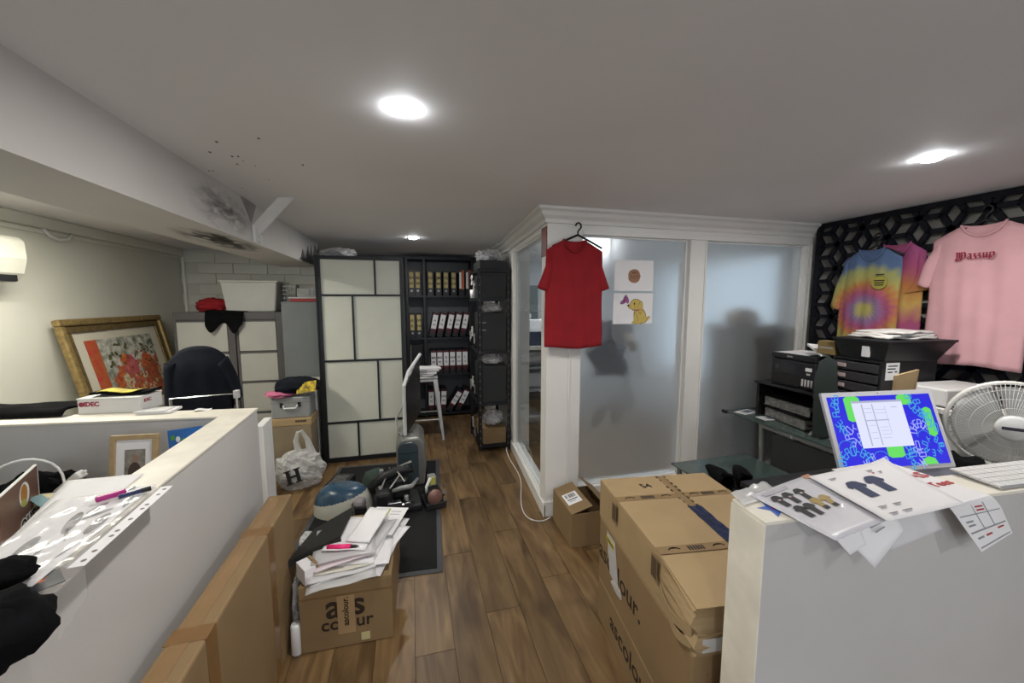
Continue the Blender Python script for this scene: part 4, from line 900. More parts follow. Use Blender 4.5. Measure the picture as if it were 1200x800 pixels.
for k in range(7): b.bb(-.08+k*.026, -.076+k*.026, 0, .004, 0, .32); b.bb(-.08, .08, 0, .004, .045*k+.02, .045*k+.026)
b.bb(-.08, .08, 0, .15, 0, .006).bb(-.08, -.076, 0, .15, 0, .32).bb(.076, .08, 0, .15, 0, .32); b.build('wire', GREYM, t)
def cloth(name, label, c, rad, mat, seed, amp=.3, freq=2.4, cat='cloth', grp=None):
    o = MB().blob((0, 0, 0), rad, seed, amp, freq, 34, 20, flat=rad[2]*.8).build(name, mat, None, loc=c, smooth=True); return tag(o, label, cat, grp)
cloth('red_cloth', 'bundled red cloth on top of the corner filing cabinet', (-2.16, 5.06, 1.535+.07), (.15, .12, .085), RED, 41)
o = MB().grid(lambda u, v: Vector((-.16+.36*u, -.02-.035*math.sin(u*9)*v-.02*v, .10-.02*u+(-.24*v*(.55+.45*math.sin(u*5.5+.6)**2))) if v > .3 else (-.16+.36*u, .12-.47*v, .10-.02*u-.02*v)), 22, 14).build('black_cloth', BLACKC, None, loc=(-2.0, 4.90, 1.46), smooth=True, solid=.008)
tag(o, 'black cloth hanging over the front of the corner filing cabinet', 'cloth')
# white narrow cupboard, carton, case, clothes, bag
t = thing('white_cupboard', 'narrow white cupboard beside the wardrobe behind the carrier bag', 'cupboard', (-1.06, 4.28, 0)); MB().bb(-.09, .10, 0, .3, 0, .83).build('body', WHITEP, t, bevel=.004); MB().bb(-.085, .095, -.004, 0, .04, .81).build('door', WHITEP, t)
t = carton('carton', 'brown carton under the silver case by the wardrobe', .36, .26, .565, (-1.12, 4.02, 0), 0, mat=pm('dull_cardboard', (.25, .20, .13), .8, var=.12), seam=False)
MB().bb(-.185, .185, -.133, .133, .5, .567).build('lid', CARDL, t, bevel=.003); lp_ = MB()
for k in range(6): lp_.bb(.05+.016*k, .062+.016*k, -.1336, -.133, .53, .55)
lp_ = lp_.build('lid_print', INK, t); lp_['kind'] = 'stuff'
t = thing('silver_case', 'silver metal carry case on the brown carton', 'case', (-1.11, 4.02, .5675)); 
MB().bb(-.165, .165, -.11, .11, 0, .20).build('body', pm('brushed_silver', (.36, .37, .38), .4, metal=.4), t, bevel=.012); MB().bb(-.167, .167, -.112, .112, .145, .152).build('lid_seam', GREYM, t); MB().tube([(-.06, -.112, .12), (-.05, -.135, .10), (.05, -.135, .10), (.06, -.112, .12)], .008, 8).build('handle', WHITEP, t)
for x in (-.075, .075): MB().bb(x-.012, x+.012, -.118, -.11, .105, .15).build('latch', BLACK, t)
YS = pm('yellow_black_print', (.50, .36, .03), .8, var=1., vscale=30, var2=(.012, .012, .014))
cloth('pink_cloth', 'folded pink cloth sticking out over the silver case', (-1.20, 3.97, .768+.025), (.13, .10, .028), pm('candy_pink_cloth', (.55, .16, .28), .9), 51)
t = thing('black_garment', 'folded black garment with yellow print on the silver case', 'clothes', (-1.06, 4.0, .80)); MB().blob((0, 0, .055), (.20, .13, .085), 52, .25, 2.2, 34, 20, flat=.06).build('cloth', NAVYC, t, smooth=True); 
MB().grid(lambda u, v: Vector((.02+.16*u, -.142+.05*v-.005*math.sin(u*6), .005+.09*v+.02*u)), 8, 4).build('yellow_print', YS, t, solid=.004)
t = thing('carrier_bag', 'white plastic carrier bag with a big black H on the floor', 'bag', (-1.0, 3.70, 0)); 
MB().blob((0, 0, .145), (.20, .13, .185), 61, .22, 2.6, 40, 26, flat=.1445).build('film', BAGM, t)
MB().tube([(.0, -.02, .30), (-.02, -.02, .42), (.0, -.02, .50), (.03, -.02, .51), (.07, 0, .42), (.10, 0, .28)], [.03, .022, .014, .014, .022, .04], 8).build('loop_handle', BAGM, t)
MB().blob((-.06, 0, .12), (.13, .10, .12), 62, .2, 2, 22, 14, flat=.118).build('contents', COREL, t, smooth=True)
hb_ = MB(); hM = plane((-.02, -.148, .15), (.96, -.0, .28), (-.25, .20, .95))
for (a0, a1, b0, b1) in ((-.052, -.024, -.06, .06), (.024, .052, -.06, .06), (-.03, .03, -.008, .008), (-.066, -.010, .05, .06), (-.066, -.010, -.06, -.05), (.010, .066, .05, .06), (.010, .066, -.06, -.05)): hb_.prism(rect(a0, a1, b0, b1), -.004, .004+.0001*(b1 > .0), hM)
ho_ = hb_.build('lettering', INK, t); ho_['kind'] = 'stuff'
t = thing('white_board', 'narrow white board standing at the end of the left half wall', 'board', (-.83, 2.42, 0), R(4)); MB().bb(-.02, .02, -.09, .09, 0, .97).build('board', WHITEP, t, bevel=.003)
MB().bb(-.02, .02, -.0905, -.09, .02, .95).build('edge_band', TRIMW, t)

# air conditioner, painting
t = thing('air_conditioner', 'white wall-mounted air conditioner high on the left wall', 'air conditioner', (LX, 3.15, 1.945))
pr = [(0, -.15), (.15, -.15), (.19, -.10), (.215, .0), (.21, .12), (.18, .15), (0, .155)]
Ma = Matrix(((1, 0, 0, 0), (0, 0, 1, 0), (0, 1, 0, 0), (0, 0, 0, 1)))
b = MB(); b.prism(pr, -.45, .36, Ma); b.build('housing', pm('ac_white', (.60, .59, .52), .35), t, bevel=.012); MB().bb(.05, .17, -.40, .31, -.160, -.149).build('louvre', LGREY, t, bevel=.003); MB().bb(.10, .18, -.40, .31, -.155, -.11).build('outlet', BLACK, t)
WW = thing('cable_loop', 'small loop of white cable hanging at the left wall cornice', 'cable', (LX+.03, 4.05, 2.22)); MB().tube([(0, -.14, .0), (0, -.08, -.05), (0, 0, -.07), (0, .08, -.05), (0, .14, .0)], .012, 8).build('cable', WHITEP, WW, smooth=True)

GOLD = pm('old_gold_frame', (.30, .21, .08), .4, metal=.35, var=.35, vscale=30); GOLDD = pm('dark_gold_frame', (.16, .11, .045), .45, metal=.3, var=.3, vscale=24)

t = thing('low_cupboard', 'low white cupboard against the left wall carrying the gold-framed painting', 'cupboard', (-2.54, 4.35, 0))
MB().bb(-.24, .22, -.75, .40, 0, .45).build('body', WHITEP, t, bevel=.004); MB().bb(.22, .236, -.74, -.18, .03, .44).bb(.22, .236, -.17, .39, .03, .44).build('door', WHITEP, t)
t = thing('framed_painting', 'large ornate gold-framed figure painting leaning against the left wall', 'painting', (-2.535, 3.84, .452))
PW, PH = 1.30, 1.07
pM = plane((0, 0, 0), (0, 1, 0), (-.205, 0, 1))
def fr(m, x0, x1, y0, y1, z0, z1): m.bb(x0, x1, y0, y1, z0, z1, pM)
m = MB(); fw = .055
fr(m, 0, PW, 0, fw, 0, .05); fr(m, 0, PW, PH-fw, PH, 0, .05); fr(m, 0, fw, fw, PH-fw, 0, .05); fr(m, PW-fw, PW, fw, PH-fw, 0, .05); m.build('outer_frame', GOLD, t, bevel=.012)
m = MB(); a, b_ = fw, .115
fr(m, a, PW-a, a, b_, 0, .03); fr(m, a, PW-a, PH-b_, PH-a, 0, .03); fr(m, a, b_, b_, PH-b_, 0, .03); fr(m, PW-b_, PW-a, b_, PH-b_, 0, .03); m.build('inner_frame', GOLDD, t, bevel=.008)
m = MB(); fr(m, b_, PW-b_, b_, PH-b_, 0, .012); m.build('mount', pm('cream_mount', (.58, .54, .44), .8), t)
q = .22; m = MB(); fr(m, q, PW-q, q, PH-q+.03, .012, .014); pic = m.build('picture', pm('mottled_picture', (.42, .40, .36), .6, var=.8, vscale=16, var2=(.10, .13, .09)), t)
def pp_(nm, poly, mat, z): flat(nm, poly, mat, pic, pM, .0006, z)
CR = pm('crimson_paint', (.36, .035, .025), .6, var=.55, vscale=16, var2=(.42, .13, .03)); OR_ = pm('orange_paint', (.46, .15, .03), .6, var=.6, vscale=14, var2=(.32, .03, .03)); DR = pm('dark_red_paint', (.22, .02, .02), .6, var=.6, vscale=18, var2=(.25, .12, .04)); OL = pm('olive_paint', (.10, .10, .04), .6, var=.6, vscale=20); CRM = pm('cream_paint', (.55, .45, .28), .6, var=.5, vscale=40); PK = pm('rose_paint', (.45, .10, .12), .6, var=.4, vscale=16)
def wob(poly, s): return [(x+.02*noise.noise(Vector((k*.7, s, 1))), y+.02*noise.noise(Vector((k*.7, s, 5)))) for k, (x, y) in enumerate(poly)]
pp_('red_hanging', rect(q, q+.13, q, PH-q+.03), CR, .0141)
pp_('dark_ground', rect(q+.13, PW-q, q, q+.10), OL, .0141)
pp_('seated_figure', wob(ell(.60, .42, .19, .19, 26), 1), OR_, .0147); pp_('robed_figure', wob(ell(.66, .56, .10, .15, 22), 2), PK, .0153)
pp_('orange_sleeve', wob(ell(.58, .44, .06, .10, 18, .4), 3), CRM, .0159); pp_('golden_headdress', wob(ell(.60, .66, .05, .06, 16), 4), OR_, .0159)
pp_('right_figure', wob(ell(.92, .46, .12, .20, 24), 5), DR, .0147); pp_('right_head', wob(ell(.90, .63, .06, .06, 16), 6), CR, .0153)
rs_ = random.Random(5)
for nm_, mt_, n_s, (u0_, u1_, v0_, v1_) in (('crimson_strokes', CR, 46, (.40, 1.06, .28, .66)), ('orange_strokes', OR_, 40, (.42, 1.06, .26, .64)), ('dark_strokes', DR, 34, (.62, 1.06, .28, .72)), ('cream_strokes', CRM, 30, (.45, 1.06, .26, .52)), ('olive_strokes', OL, 26, (.40, 1.06, .60, .82))):
    mb_ = MB()
    for k in range(n_s):
        cx_, cy_ = rs_.uniform(u0_, u1_), rs_.uniform(v0_, v1_); mb_.prism(ell(cx_, cy_, rs_.uniform(.012, .035), rs_.uniform(.007, .018), 9, rs_.uniform(0, 3)), 0, .0005, pM @ Matrix.Translation((0, 0, .0165+.00001*k)))
    so_ = mb_.build(nm_, mt_, pic); so_['kind'] = 'stuff'
for k in range(9): pp_('blossom', ell(.45+.062*k+random.uniform(-.02, .02), .29+.05*(k % 3), .018, .022, 10), CRM, .0172)

# chair with jacket, rail
t = thing('office_chair', 'office chair behind the left half wall, covered by the black jacket', 'chair', (-1.42, 3.05, 0), R(12))
MB().bb(-.14, .14, .035, .065, .62, 1.28).build('backrest', BLACK, t, bevel=.03); MB().bb(-.23, .23, .03, .48, .46, .54).build('seat', BLACK, t, bevel=.03); MB().cyl((0, .26, .06), (0, .26, .46), .025, n=12).build('column', GREYM, t); MB().bb(-.03, .03, .07, .10, .50, .75).build('back_bar', GREYM, t)
for k in range(5):
    a = 2*math.pi*k/5
    lg = MB().tube([(0, .26, .08), (.26*math.cos(a), .26+.26*math.sin(a), .055)], [.025, .015], 8).build('foot', GREYM, t); MB().cyl((.26*math.cos(a)-.012, .26+.26*math.sin(a), .0255), (.26*math.cos(a)+.012, .26+.26*math.sin(a), .0255), .025, n=12).build('castor', BLACK, lg)
t = thing('black_jacket', 'black jacket hung over the office chair in front of the filing cabinet', 'jacket', (-1.42, 3.05, .80), R(12))
def jk(side):
    def fn(u, v):
        x = (u*2-1); w = .165+.02*math.sin(3*v)-.02*v*(1 if x > 0 else .2)
        top = .545-.10*abs(x)**2.6
        z = top*(1-v)+(-.10+.012*math.sin(7*u))*v
        y = .05+side*(.035+.028*min(1, v*4)*math.sqrt(max(0, 1-x*x)))*(.25+.75*min(1, v*6))
        return Vector((x*w, y+.007*math.sin(u*16+2*v)*v, z))
    return fn
MB().grid(jk(-1), 36, 22).grid(lambda u, v: jk(1)(1-u, v), 36, 22).build('body', NAVYC, t, smooth=True, solid=.006)
MB().grid(lambda u, v: Vector((.135+.075*math.sin(math.pi*.5*v)+.030*math.cos(2*math.pi*u)*(1-.2*v), .03+.04*math.sin(2*math.pi*u), .44-.30*v+.03*math.cos(2*math.pi*u))), 18, 12).build('sleeve', NAVYC, t, smooth=True, solid=.004)
MB().grid(lambda u, v: Vector((-.148-.015*math.sin(math.pi*.5*v)+.035*math.cos(2*math.pi*u), .03+.04*math.sin(2*math.pi*u), .44-.46*v)), 18, 12).build('sleeve', NAVYC, t, smooth=True, solid=.004)
t = thing('rail_trolley', 'slim chrome trolley rail rising just behind the left half wall', 'trolley', (-1.24, 2.75, 0), R(-3))
MB().tube([(-.20, 0, .06), (-.20, 0, 1.06), (.16, 0, 1.075), (.16, 0, .06)], .009, 8).build('rail', CHROME, t); MB().bb(-.22, .18, -.15, .15, .05, .07).build('deck', GREYM, t)
for (x, y) in ((-.19, -.12), (.15, -.12), (-.19, .12), (.15, .12)): MB().cyl((x-.01, y, .0255), (x+.01, y, .0255), .025, n=12).build('wheel', BLACK, t)
MB().bb(.145, .175, -.01, .02, 1.045, 1.095).build('end_bracket', LGREY, t, bevel=.004)

# things on the left half wall
t = thing('white_carton', 'white carton with small red lettering lying on the back run of the left half wall', 'box', (-1.425, 2.425, 1.1005), R(-6)); t.location = (-1.44, 2.36, 1.1005)
MB().bb(-.145, .125, -.06, .09, 0, .072).build('body', pm('white_card', (.70, .69, .67), .6), t, bevel=.003); MB().bb(-.147, .127, -.062, .092, .0715, .078).build('lid', pm('white_card', (.70, .69, .67), .6), t, bevel=.002)
text('lettering', 'IDEC', .03, pm('dark_red_lettering', (.28, .03, .06), .6), t, plane((-.085, -.0605, .048), (1, 0, 0), (0, 0, 1)), .0015); flat('ring_mark', ell(-.128, .048, .012, .012, 14), pm('dark_red_lettering', (.28, .03, .06), .6), t, plane((0, -.0603, 0), (1, 0, 0), (0, 0, 1)), .0006)
text('lettering', 'IDEC', .022, pm('dark_red_lettering', (.28, .03, .06), .6), t, plane((.1255, -.01, .052), (0, 1, 0), (0, 0, 1)), .001)
t = thing('yellow_cap_cloth', 'flat black cloth with yellow print on top of the white carton', 'cloth', (-1.42, 2.38, 1.179)); MB().grid(lambda u, v: Vector((-.13+.25*u, -.05+.10*v, .008+.010*math.sin(u*5+1)+.012*u)), 10, 4).build('cloth', BLACKC, t, solid=.012); MB().grid(lambda u, v: Vector((-.10+.17*u, -.052+.07*v, .018+.010*math.sin(u*5+1)+.012*u)), 8, 3).build('yellow_print', pm('yellow_print', (.62, .52, .06), .7, var=.5, vscale=30), t, solid=.003)
o = MB().grid(lambda u, v: Vector((-.50+.62*u, -.085+.19*v, (.034+.03*noise.noise(Vector((u*4, v*3, 2))))*math.sin(math.pi*min(1, max(0, v)))**.5+.0*u+.006)), 26, 12).build('black_t_shirt', BLACKC, None, loc=(-1.74, 2.375, 1.101), rot=(0, 0, R(-6.4)), smooth=True, solid=.010)
tag(o, 'flat black folded t-shirt lying on the back run of the left half wall', 't-shirt')
t = thing('white_card_pack', 'thin white folded pack lying beside the white carton on the half wall', 'paper', (-1.235, 2.275, 1.1005), R(-4)); MB().bb(-.075, .07, -.05, .05, 0, .012).build('pack', PAPER, t, bevel=.002); MB().bb(-.08, .05, -.055, .035, .0122, .016).build('sheet', PAPERG, t)
t = thing('white_scrap', 'small white scrap of paper at the corner of the left half wall', 'paper', (-1.04, 2.25, 1.1005), R(15)); MB().grid(lambda u, v: Vector((.07*(u-.5), .04*(v-.5), .003+.004*math.sin(u*6))), 6, 3).build('scrap', PAPER, t, solid=.001)
# clear sleeves on the long run
def flat_sleeve(name, label, pts, z_, mat, sub=(10, 10), wr=.003, solid=.001):
    A, B, C_, D_ = [Vector((*p, 0)) for p in pts]
    o = MB().grid(lambda u, v: (A.lerp(B, u)).lerp(D_.lerp(C_, u), v)+Vector((0, 0, z_+wr*(noise.noise(Vector((u*3, v*3, z_*90)))+.5*noise.noise(Vector((u*7, v*7, z_*70)))))), *sub).build(name, mat, None, smooth=True, solid=solid); return tag(o, label, 'paper')
flat_sleeve('paper', 'white sheet under the clear punched sleeve on the left half wall', [(-.868, .93), (-.72, .90), (-.755, 1.34), (-.965, 1.30)], 1.1045, PAPER, wr=.0008)
flat_sleeve('paper', 'larger white sheet sticking out on the desk side of the left half wall', [(-.885, 1.03), (-.80, 1.0), (-.84, 1.44), (-1.035, 1.44)], 1.1035, PAPER, wr=.0006)
t = thing('punched_sleeve', 'clear punched plastic sleeve with pencil sketches on the left half wall', 'sleeve', (0, 0, 0))
e0, e1 = Vector((-.670, .935, 1.1095)), Vector((-.700, 1.30, 1.1095)); dv = (e1-e0).normalized(); nv = Vector((-dv.y, dv.x, 0)); zz = Vector((0, 0, 1)); L_ = (e1-e0).length
MB().grid(lambda u, v: e0+dv*(L_*u)+nv*(.018+.20*v)+zz*(.0035*noise.noise(Vector((u*5, v*4, 3)))+.0018*noise.noise(Vector((u*13, v*11, 8)))+.004), 34, 24).build('film', mat_mix('sleeve_film', 'film', (.85, .85, .86), .10, .13), t, smooth=True, solid=.0006)
stp = MB()
N_ = 11; ys = [i/(N_) for i in range(N_+1)]
holes = [.055, .145, .30, .36, .50, .64, .70, .855, .945]
stp.grid(lambda u, v: e0+dv*(L_*u)+nv*(-.008+.028*v)+zz*.002, 4, 1)
strip = stp.build('punched_strip', PAPER, t, solid=.0008)
hb = MB()
for h_ in holes:
    c_ = e0+dv*(L_*h_)+nv*.004; hb.prism([(c_.x+.0048*math.cos(a), c_.y+.0048*math.sin(a)) for a in (2*math.pi*k/10 for k in range(10))], e0.z+.0026, e0.z+.0030)
hb.build('punch_holes', pm('hole_shadow_grey', (.20, .18, .17), .8), strip)
sk_ = MB()
for (u, v, a, l_, w_) in ((.55, .30, .5, .10, .026), (.62, .62, .7, .11, .024), (.35, .75, .6, .10, .024), (.7, .45, -.3, .06, .014), (.80, .55, .2, .06, .018), (.45, .50, .9, .07, .006), (.25, .55, .5, .09, .006), (.84, .25, .6, .07, .012), (.30, .25, .3, .10, .005)):
    c_ = e0+dv*(L_*u)+nv*(.02+.19*v); sk_.prism([(c_.x+x, c_.y+y) for x, y in ell(0, 0, l_/2, w_/2, 16, a+1.2)], e0.z-.0035, e0.z-.003)
lab(sk_.build('sketch', pm('pencil_grey', (.24, .235, .24), .7, var=.6, vscale=60), t), 'grey pencil sketches on the sheet inside')
fo_ = MB().grid(lambda u, v: Vector((-.668+.003*u, .87+.07*u, 1.105-.10*v*(1-u*.4))), 3, 4).build('drooping_corner', mat_mix('very_clear_film', 'film', (.7, .7, .7), .15, .12), t, solid=.0005)
t = thing('pink_eraser_case', 'magenta pen case with a key ring lying on the left half wall', 'pen case', (-.812, 1.255, 1.113), R(40)); MB().bb(-.030, .030, -.009, .009, 0, .014).build('case', pm('magenta_plastic', (.40, .03, .20), .35), t, bevel=.004); MB().tube([(.030, 0, .008), (.045, .006, .010), (.055, 0, .012), (.045, -.006, .010)], .0015, 6, closed=True).build('ring', CHROME, t)
t = thing('blue_pen', 'dark blue marker pen beside the magenta case on the left half wall', 'pen', (-.765, 1.262, 1.117), R(38)); MB().cyl((-.03, 0, 0), (.015, 0, 0), .0062, n=12).build('barrel', pm('navy_plastic', (.02, .03, .10), .35), t); MB().cyl((.015, 0, 0), (.036, 0, 0), .0068, n=12).build('cap', BLACK, t)
t = thing('dark_card', 'dark printed card with small white words under the black woolly item', 'card', (-.735, .90, 1.1012), R(42)); MB().bb(-.06, .05, -.035, .03, 0, .0012).build('card', pm('navy_card', (.025, .025, .035), .5), t); flat('orange_mark', [(.012, -.004), (.03, .0), (.022, .006), (.034, .012), (.014, .008), (.02, .003)], ORANGE, t, Matrix.Translation((0, 0, .0013)), .0003); text('lettering', 'sport', .018, LABELW, t, plane((-.018, .004, .0014), (1, 0, 0), (0, 1, 0)), .0003)
t = thing('woolly_hat', 'black woolly item lying over the near edge of the left half wall', 'hat', (-.73, .80, 1.10)); MB().blob((.012, .0, -.012), (.085, .075, .062), 71, .25, 2.2, 30, 18).build('knit', BLACKC, t, smooth=True); MB().blob((-.045, .115, .030), (.05, .04, .028), 73, .25, 2.2, 22, 12).build('fold', BLACKC, t, smooth=True)

# desk inside the left bay
t = thing('white_desk', 'white desk tucked inside the corner of the left half wall', 'desk', (-1.75, 1.72, 0)); MB().bb(-.98, .80, -.45, .34, .735, .765).build('desktop', pm('desk_white', (.60, .60, .58), .4), t, bevel=.003)
for (x, y) in ((-.93, -.40), (.75, -.40), (-.93, .29), (.75, .29)): MB().bb(x-.025, x+.025, y-.025, y+.025, 0, .735).build('leg', LGREY, t)
t = thing('photo_frame', 'pale wooden photo frame with white mount leaning inside the left half wall', 'photo frame', (-1.30, 1.99, .766), R(-5))
fM = plane((0, 0, 0), (1, 0, 0), (0, .16, 1)); m = MB(); w_, h_, b_ = .185, .30, .022
for r_ in ((0, w_, 0, b_), (0, w_, h_-b_, h_), (0, b_, b_, h_-b_), (w_-b_, w_, b_, h_-b_)): m.bb(*r_, -.012, .006, fM)
m.build('frame', pm('pale_oak', (.42, .30, .16), .5, var=.15, vscale=20), t, bevel=.002); MB().bb(b_, w_-b_, b_, h_-b_, -.01, -.002, fM).build('mount', PAPER, t)
ph_ = MB().bb(.055, .135, .075, .235, -.0018, -.001, fM).build('photo', pm('faded_photo', (.26, .24, .21), .5, var=.5, vscale=30), t)
flat('person_print', ell(.095, .13, .026, .05, 14), pm('dark_photo_tone', (.07, .045, .035), .6), ph_, fM, .0005, -.0009); flat('face_print', ell(.097, .195, .013, .017, 12), pm('skin_photo_tone', (.30, .19, .14), .6), ph_, fM, .0005, -.0004)
t = thing('blue_picture_card', 'blue illustrated card leaning beside the pale wooden photo frame', 'card', (-1.06, 1.99, .766), R(-8)); fM = plane((0, 0, 0), (1, .0, .12), (-.12, .16, 1)); c_ = MB().bb(0, .15, 0, .305, -.004, 0, fM).build('card', pm('bright_blue', (.03, .16, .50), .4, var=.3, vscale=9), t)
for k in range(6): flat('green_white_print', ell(.02+.022*(k % 3), .27-.03*(k//3)-.02*k*.5, .010, .014, 8), (pm('leaf_green_print', (.08, .30, .06), .5), LABELW)[k % 2], c_, fM, .0005, .0001)
t = thing('copper_laptop', 'copper-pink laptop lid with stickers, open on the white desk', 'laptop', (-1.45, 1.78, .766), 0)
lax = Vector((-.06, .98, 0)).normalized()
lO = Vector((-.02, .115, .014)); lx = Vector((.38, -.92, 0)).normalized(); ly = Vector((.02, .03, 1)).normalized()
lM = plane(lO, lx, ly)   # x runs towards the camera along the hinge
LP = pm('copper_lid', (.22, .125, .095), .4, metal=.3, var=.05)
MB().bb(0, .34, 0, .225, -.008, 0, lM).build('lid', LP, t, bevel=.003); MB().bb(-.001, .341, .0, .004, -.009, .001, lM).bb(-.0012, .0, .0, .226, -.009, .001, lM).bb(-.001, .341, .224, .2265, -.009, .001, lM).build('rim', WHITEP, t)
MB().bb(0, .34, -.24, -.01, 0, .014, plane((-.02, .115, 0), lx, (-lx.y, lx.x, 0))).build('base', LP, t, bevel=.003)
for dz_, m_, bo_ in ((-.0086, WHITEP, .006), (-.0094, INK, .0008)):
    text('sticker_lettering', 'our.', .095, m_, t, lM @ plane((.03, .058, dz_), (-1, 0, 0), (0, 1, 0)), bo_, align='RIGHT')
st_ = flat('round_sticker', ell(.14, .160, .045, .045, 20), LABELW, t, lM, .0006, -.0092); flat('fruit_print', ell(.145, .165, .03, .034, 16), pm('amber_print', (.45, .20, .03), .5), st_, lM, .0005, -.0098); flat('lemon_print', ell(.15, .132, .024, .014, 14, .3), pm('lemon_print', (.45, .42, .06), .5), st_, lM, .0005, -.0102)
bag('black_clothes_heap', 'heap of black clothes at the back of the white desk', (-1.93, 1.90, .766+.13), (.17, .14, .17), BLACKC, 81, .25)
bag('black_bag', 'black soft bag behind the laptop lid under the white cable', (-1.50, 1.98, .766+.07), (.17, .075, .10), BLACKC, 82, .3)
t = thing('white_cable_loop', 'white charger cable looping above the black bag on the desk', 'cable', (-1.46, 1.88, .766)); MB().tube([(-.02+.115*math.cos(a), .02*math.sin(2*a), .135+.135*math.sin(a)) for a in (2*math.pi*k/28 for k in range(28))], .0045, 8, closed=True).build('cable', WHITEP, t, smooth=True)
t = thing('white_charger', 'white boxy charger propped on the black bag', 'charger', (-1.385, 1.95, .90)); cM = Matrix.Rotation(R(-42), 4, 'Y'); MB().bb(-.06, .05, -.02, .02, -.012, .02, cM).build('body', WHITEP, t, bevel=.005); MB().bb(.05, .065, -.006, .006, -.002, .008, cM).build('plug', WHITEP, t)
t = thing('cream_card_offcut', 'folded cream card offcut on top of the desk clutter', 'card', (-1.30, 1.86, .87)); MB().bb(-.15, -.02, -.02, .03, -.01, .018).build('strip', pm('cream_card', (.50, .44, .28), .7), t); MB().hexa([(-.03, -.05, -.08), (.02, -.05, -.09), (.03, .05, -.05), (-.03, .05, -.03)], [(-.04, -.06, .02), (.07, -.06, .0), (.06, .05, .02), (-.05, .05, .03)]).build('fold', pm('cream_card', (.50, .44, .28), .7), t)
t = thing('teal_tape', 'torn strip of pale teal tape on the cream card offcut', 'tape', (-1.405, 1.84, .893)); MB().grid(lambda u, v: Vector((-.03+.05*u+.02*v, -.02+.03*v-.02*u, .01-.03*u)), 4, 4).build('strip', pm('pale_teal', (.22, .38, .42), .5), t, solid=.001)
t = thing('grey_tray', 'flat grey tray of papers beside the laptop lid on the desk', 'tray', (-1.20, 1.62, .766), R(-20)); MB().bb(-.14, .14, -.16, .16, 0, .03).build('tray', LGREY, t, bevel=.005); MB().bb(-.12, .12, -.15, .15, .0302, .05).build('papers', PAPERG, t)

# ================================================================== RIGHT: DESKS AND EQUIPMENT
t = thing('glass_desk', 'long dark green glass desk on grey legs along the lattice wall', 'desk', (2.98, 1.72, 0))
MB().bb(-.44, .40, -1.0, .90, .728, .74).build('glass_top', DESKG, t, bevel=.003)
MB().bb(-.455, -.43, .86, .905, .72, .745).build('corner_clip', BLACK, t, bevel=.003)
for y in (-.75, .55):
    MB().tube([(-.37, y+.04, .70), (-.41, y-.04, 0.01)], .02, 8).build('leg', GREYM, t); MB().tube([(.34, y+.04, .70), (.37, y-.04, 0.01)], .02, 8).build('leg', GREYM, t)
MB().bb(-.39, .37, -.78, -.74, .69, .727).bb(-.39, .37, .56, .60, .69, .727).bb(-.40, -.37, -.74, .56, .69, .727).build('rail', GREYM, t)
MB().bb(-.365, -.35, -.70, .50, .30, .66).build('modesty_panel', pm('dark_grey_panel', (.045, .048, .05), .5), t); MB().cyl((-.405, .32, .70), (-.395, .32, .70), .014, n=10).build('rail_bolt', CHROME, t)
for i, (y, a) in enumerate(((.80, 12), (.67, -6))):
    o = thing('printed_card', 'pale card with blue-grey print on the glass desk corner, %s the binders' % ('farther from' if i == 0 else 'partly under'), 'card', (2.68+.04*i, 1.72+y-.06*i, .7402), R(a), 'cards on the glass desk'); MB().bb(-.10, .09, -.05, .05, 0, .0012).build('card', PAPERG, o); MB().bb(-.04, .05, -.025, .03, .0013, .0018).build('print', pm('slate_print', (.12, .15, .20), .6), o)
t = thing('white_note', 'small white note on the glass desk edge beside the computer screen', 'paper', (2.72, 1.95, .7402), R(30)); MB().bb(-.08, .08, -.06, .06, 0, .001).build('note', PAPER, t)
# riser with binders and printer
t = thing('printer_riser', 'black monitor riser on the glass desk carrying the printer', 'riser', (2.90, 2.20, .7402)); MB().bb(-.23, .23, -.26, .26, .262, .28).build('top', BLACK, t, bevel=.004); MB().bb(-.20, .20, .235, .255, 0, .262).bb(.10, .20, -.255, -.235, 0, .262).bb(.19, .20, -.235, .235, 0, .262).build('side', BLACK, t)
def flatbinder(z_, label, rz, x, y, tl=0):
    t = thing('ring_binder', label, 'binder', (x, y, z_), R(rz), 'binders under the printer'); Mt = Matrix.Rotation(R(tl), 4, 'X')
    MB().bb(-.16, .14, -.20, .20, 0, .005, Mt).bb(-.16, .14, -.20, .20, .075, .08, Mt).bb(.135, .14, -.20, .20, .005, .075, Mt).build('cover', BLACK, t)
    b = MB()
    for k in range(9): b.bb(-.15+.004*(k % 3), .13, -.195+.006*(k % 2), .19, .006+k*.0075, .006+k*.0075+.0062, Mt)
    pg = b.build('pages', pm('page_edges', (.34, .34, .33), .6, var=.5, vscale=40), t); pg['kind'] = 'stuff'
    MB().bb(-.156, -.10, -.205, -.2, .02, .045, Mt).build('clip', CHROME, t)
flatbinder(.7405, 'bulging black ring binder lying flat on the glass desk, lower of two', -10, 2.85, 2.19)
flatbinder(.826, 'bulging black ring binder lying under the printer riser, upper of two', -4, 2.88, 2.22)
t = thing('inkjet_printer', 'black all-in-one inkjet printer with ink tank windows on the riser', 'printer', (2.93, 2.19, 1.0205)); PRB = pm('printer_black', (.014, .014, .017), .35)
MB().bb(-.21, .17, -.17, .17, 0, .20).build('body', PRB, t, bevel=.012); MB().bb(-.215, .175, -.173, .173, .203, .245).build('scanner_lid', PRB, t, bevel=.008)
MB().bb(-.2115, -.2095, -.06, .155, .10, .185).build('control_panel', pm('panel_black', (.022, .023, .028), .2), t); MB().bb(-.212, -.2095, -.08, .155, .02, .08).build('paper_slot', INK, t); MB().bb(-.225, -.21, -.06, .14, .012, .022).build('output_tray', BLACK, t)
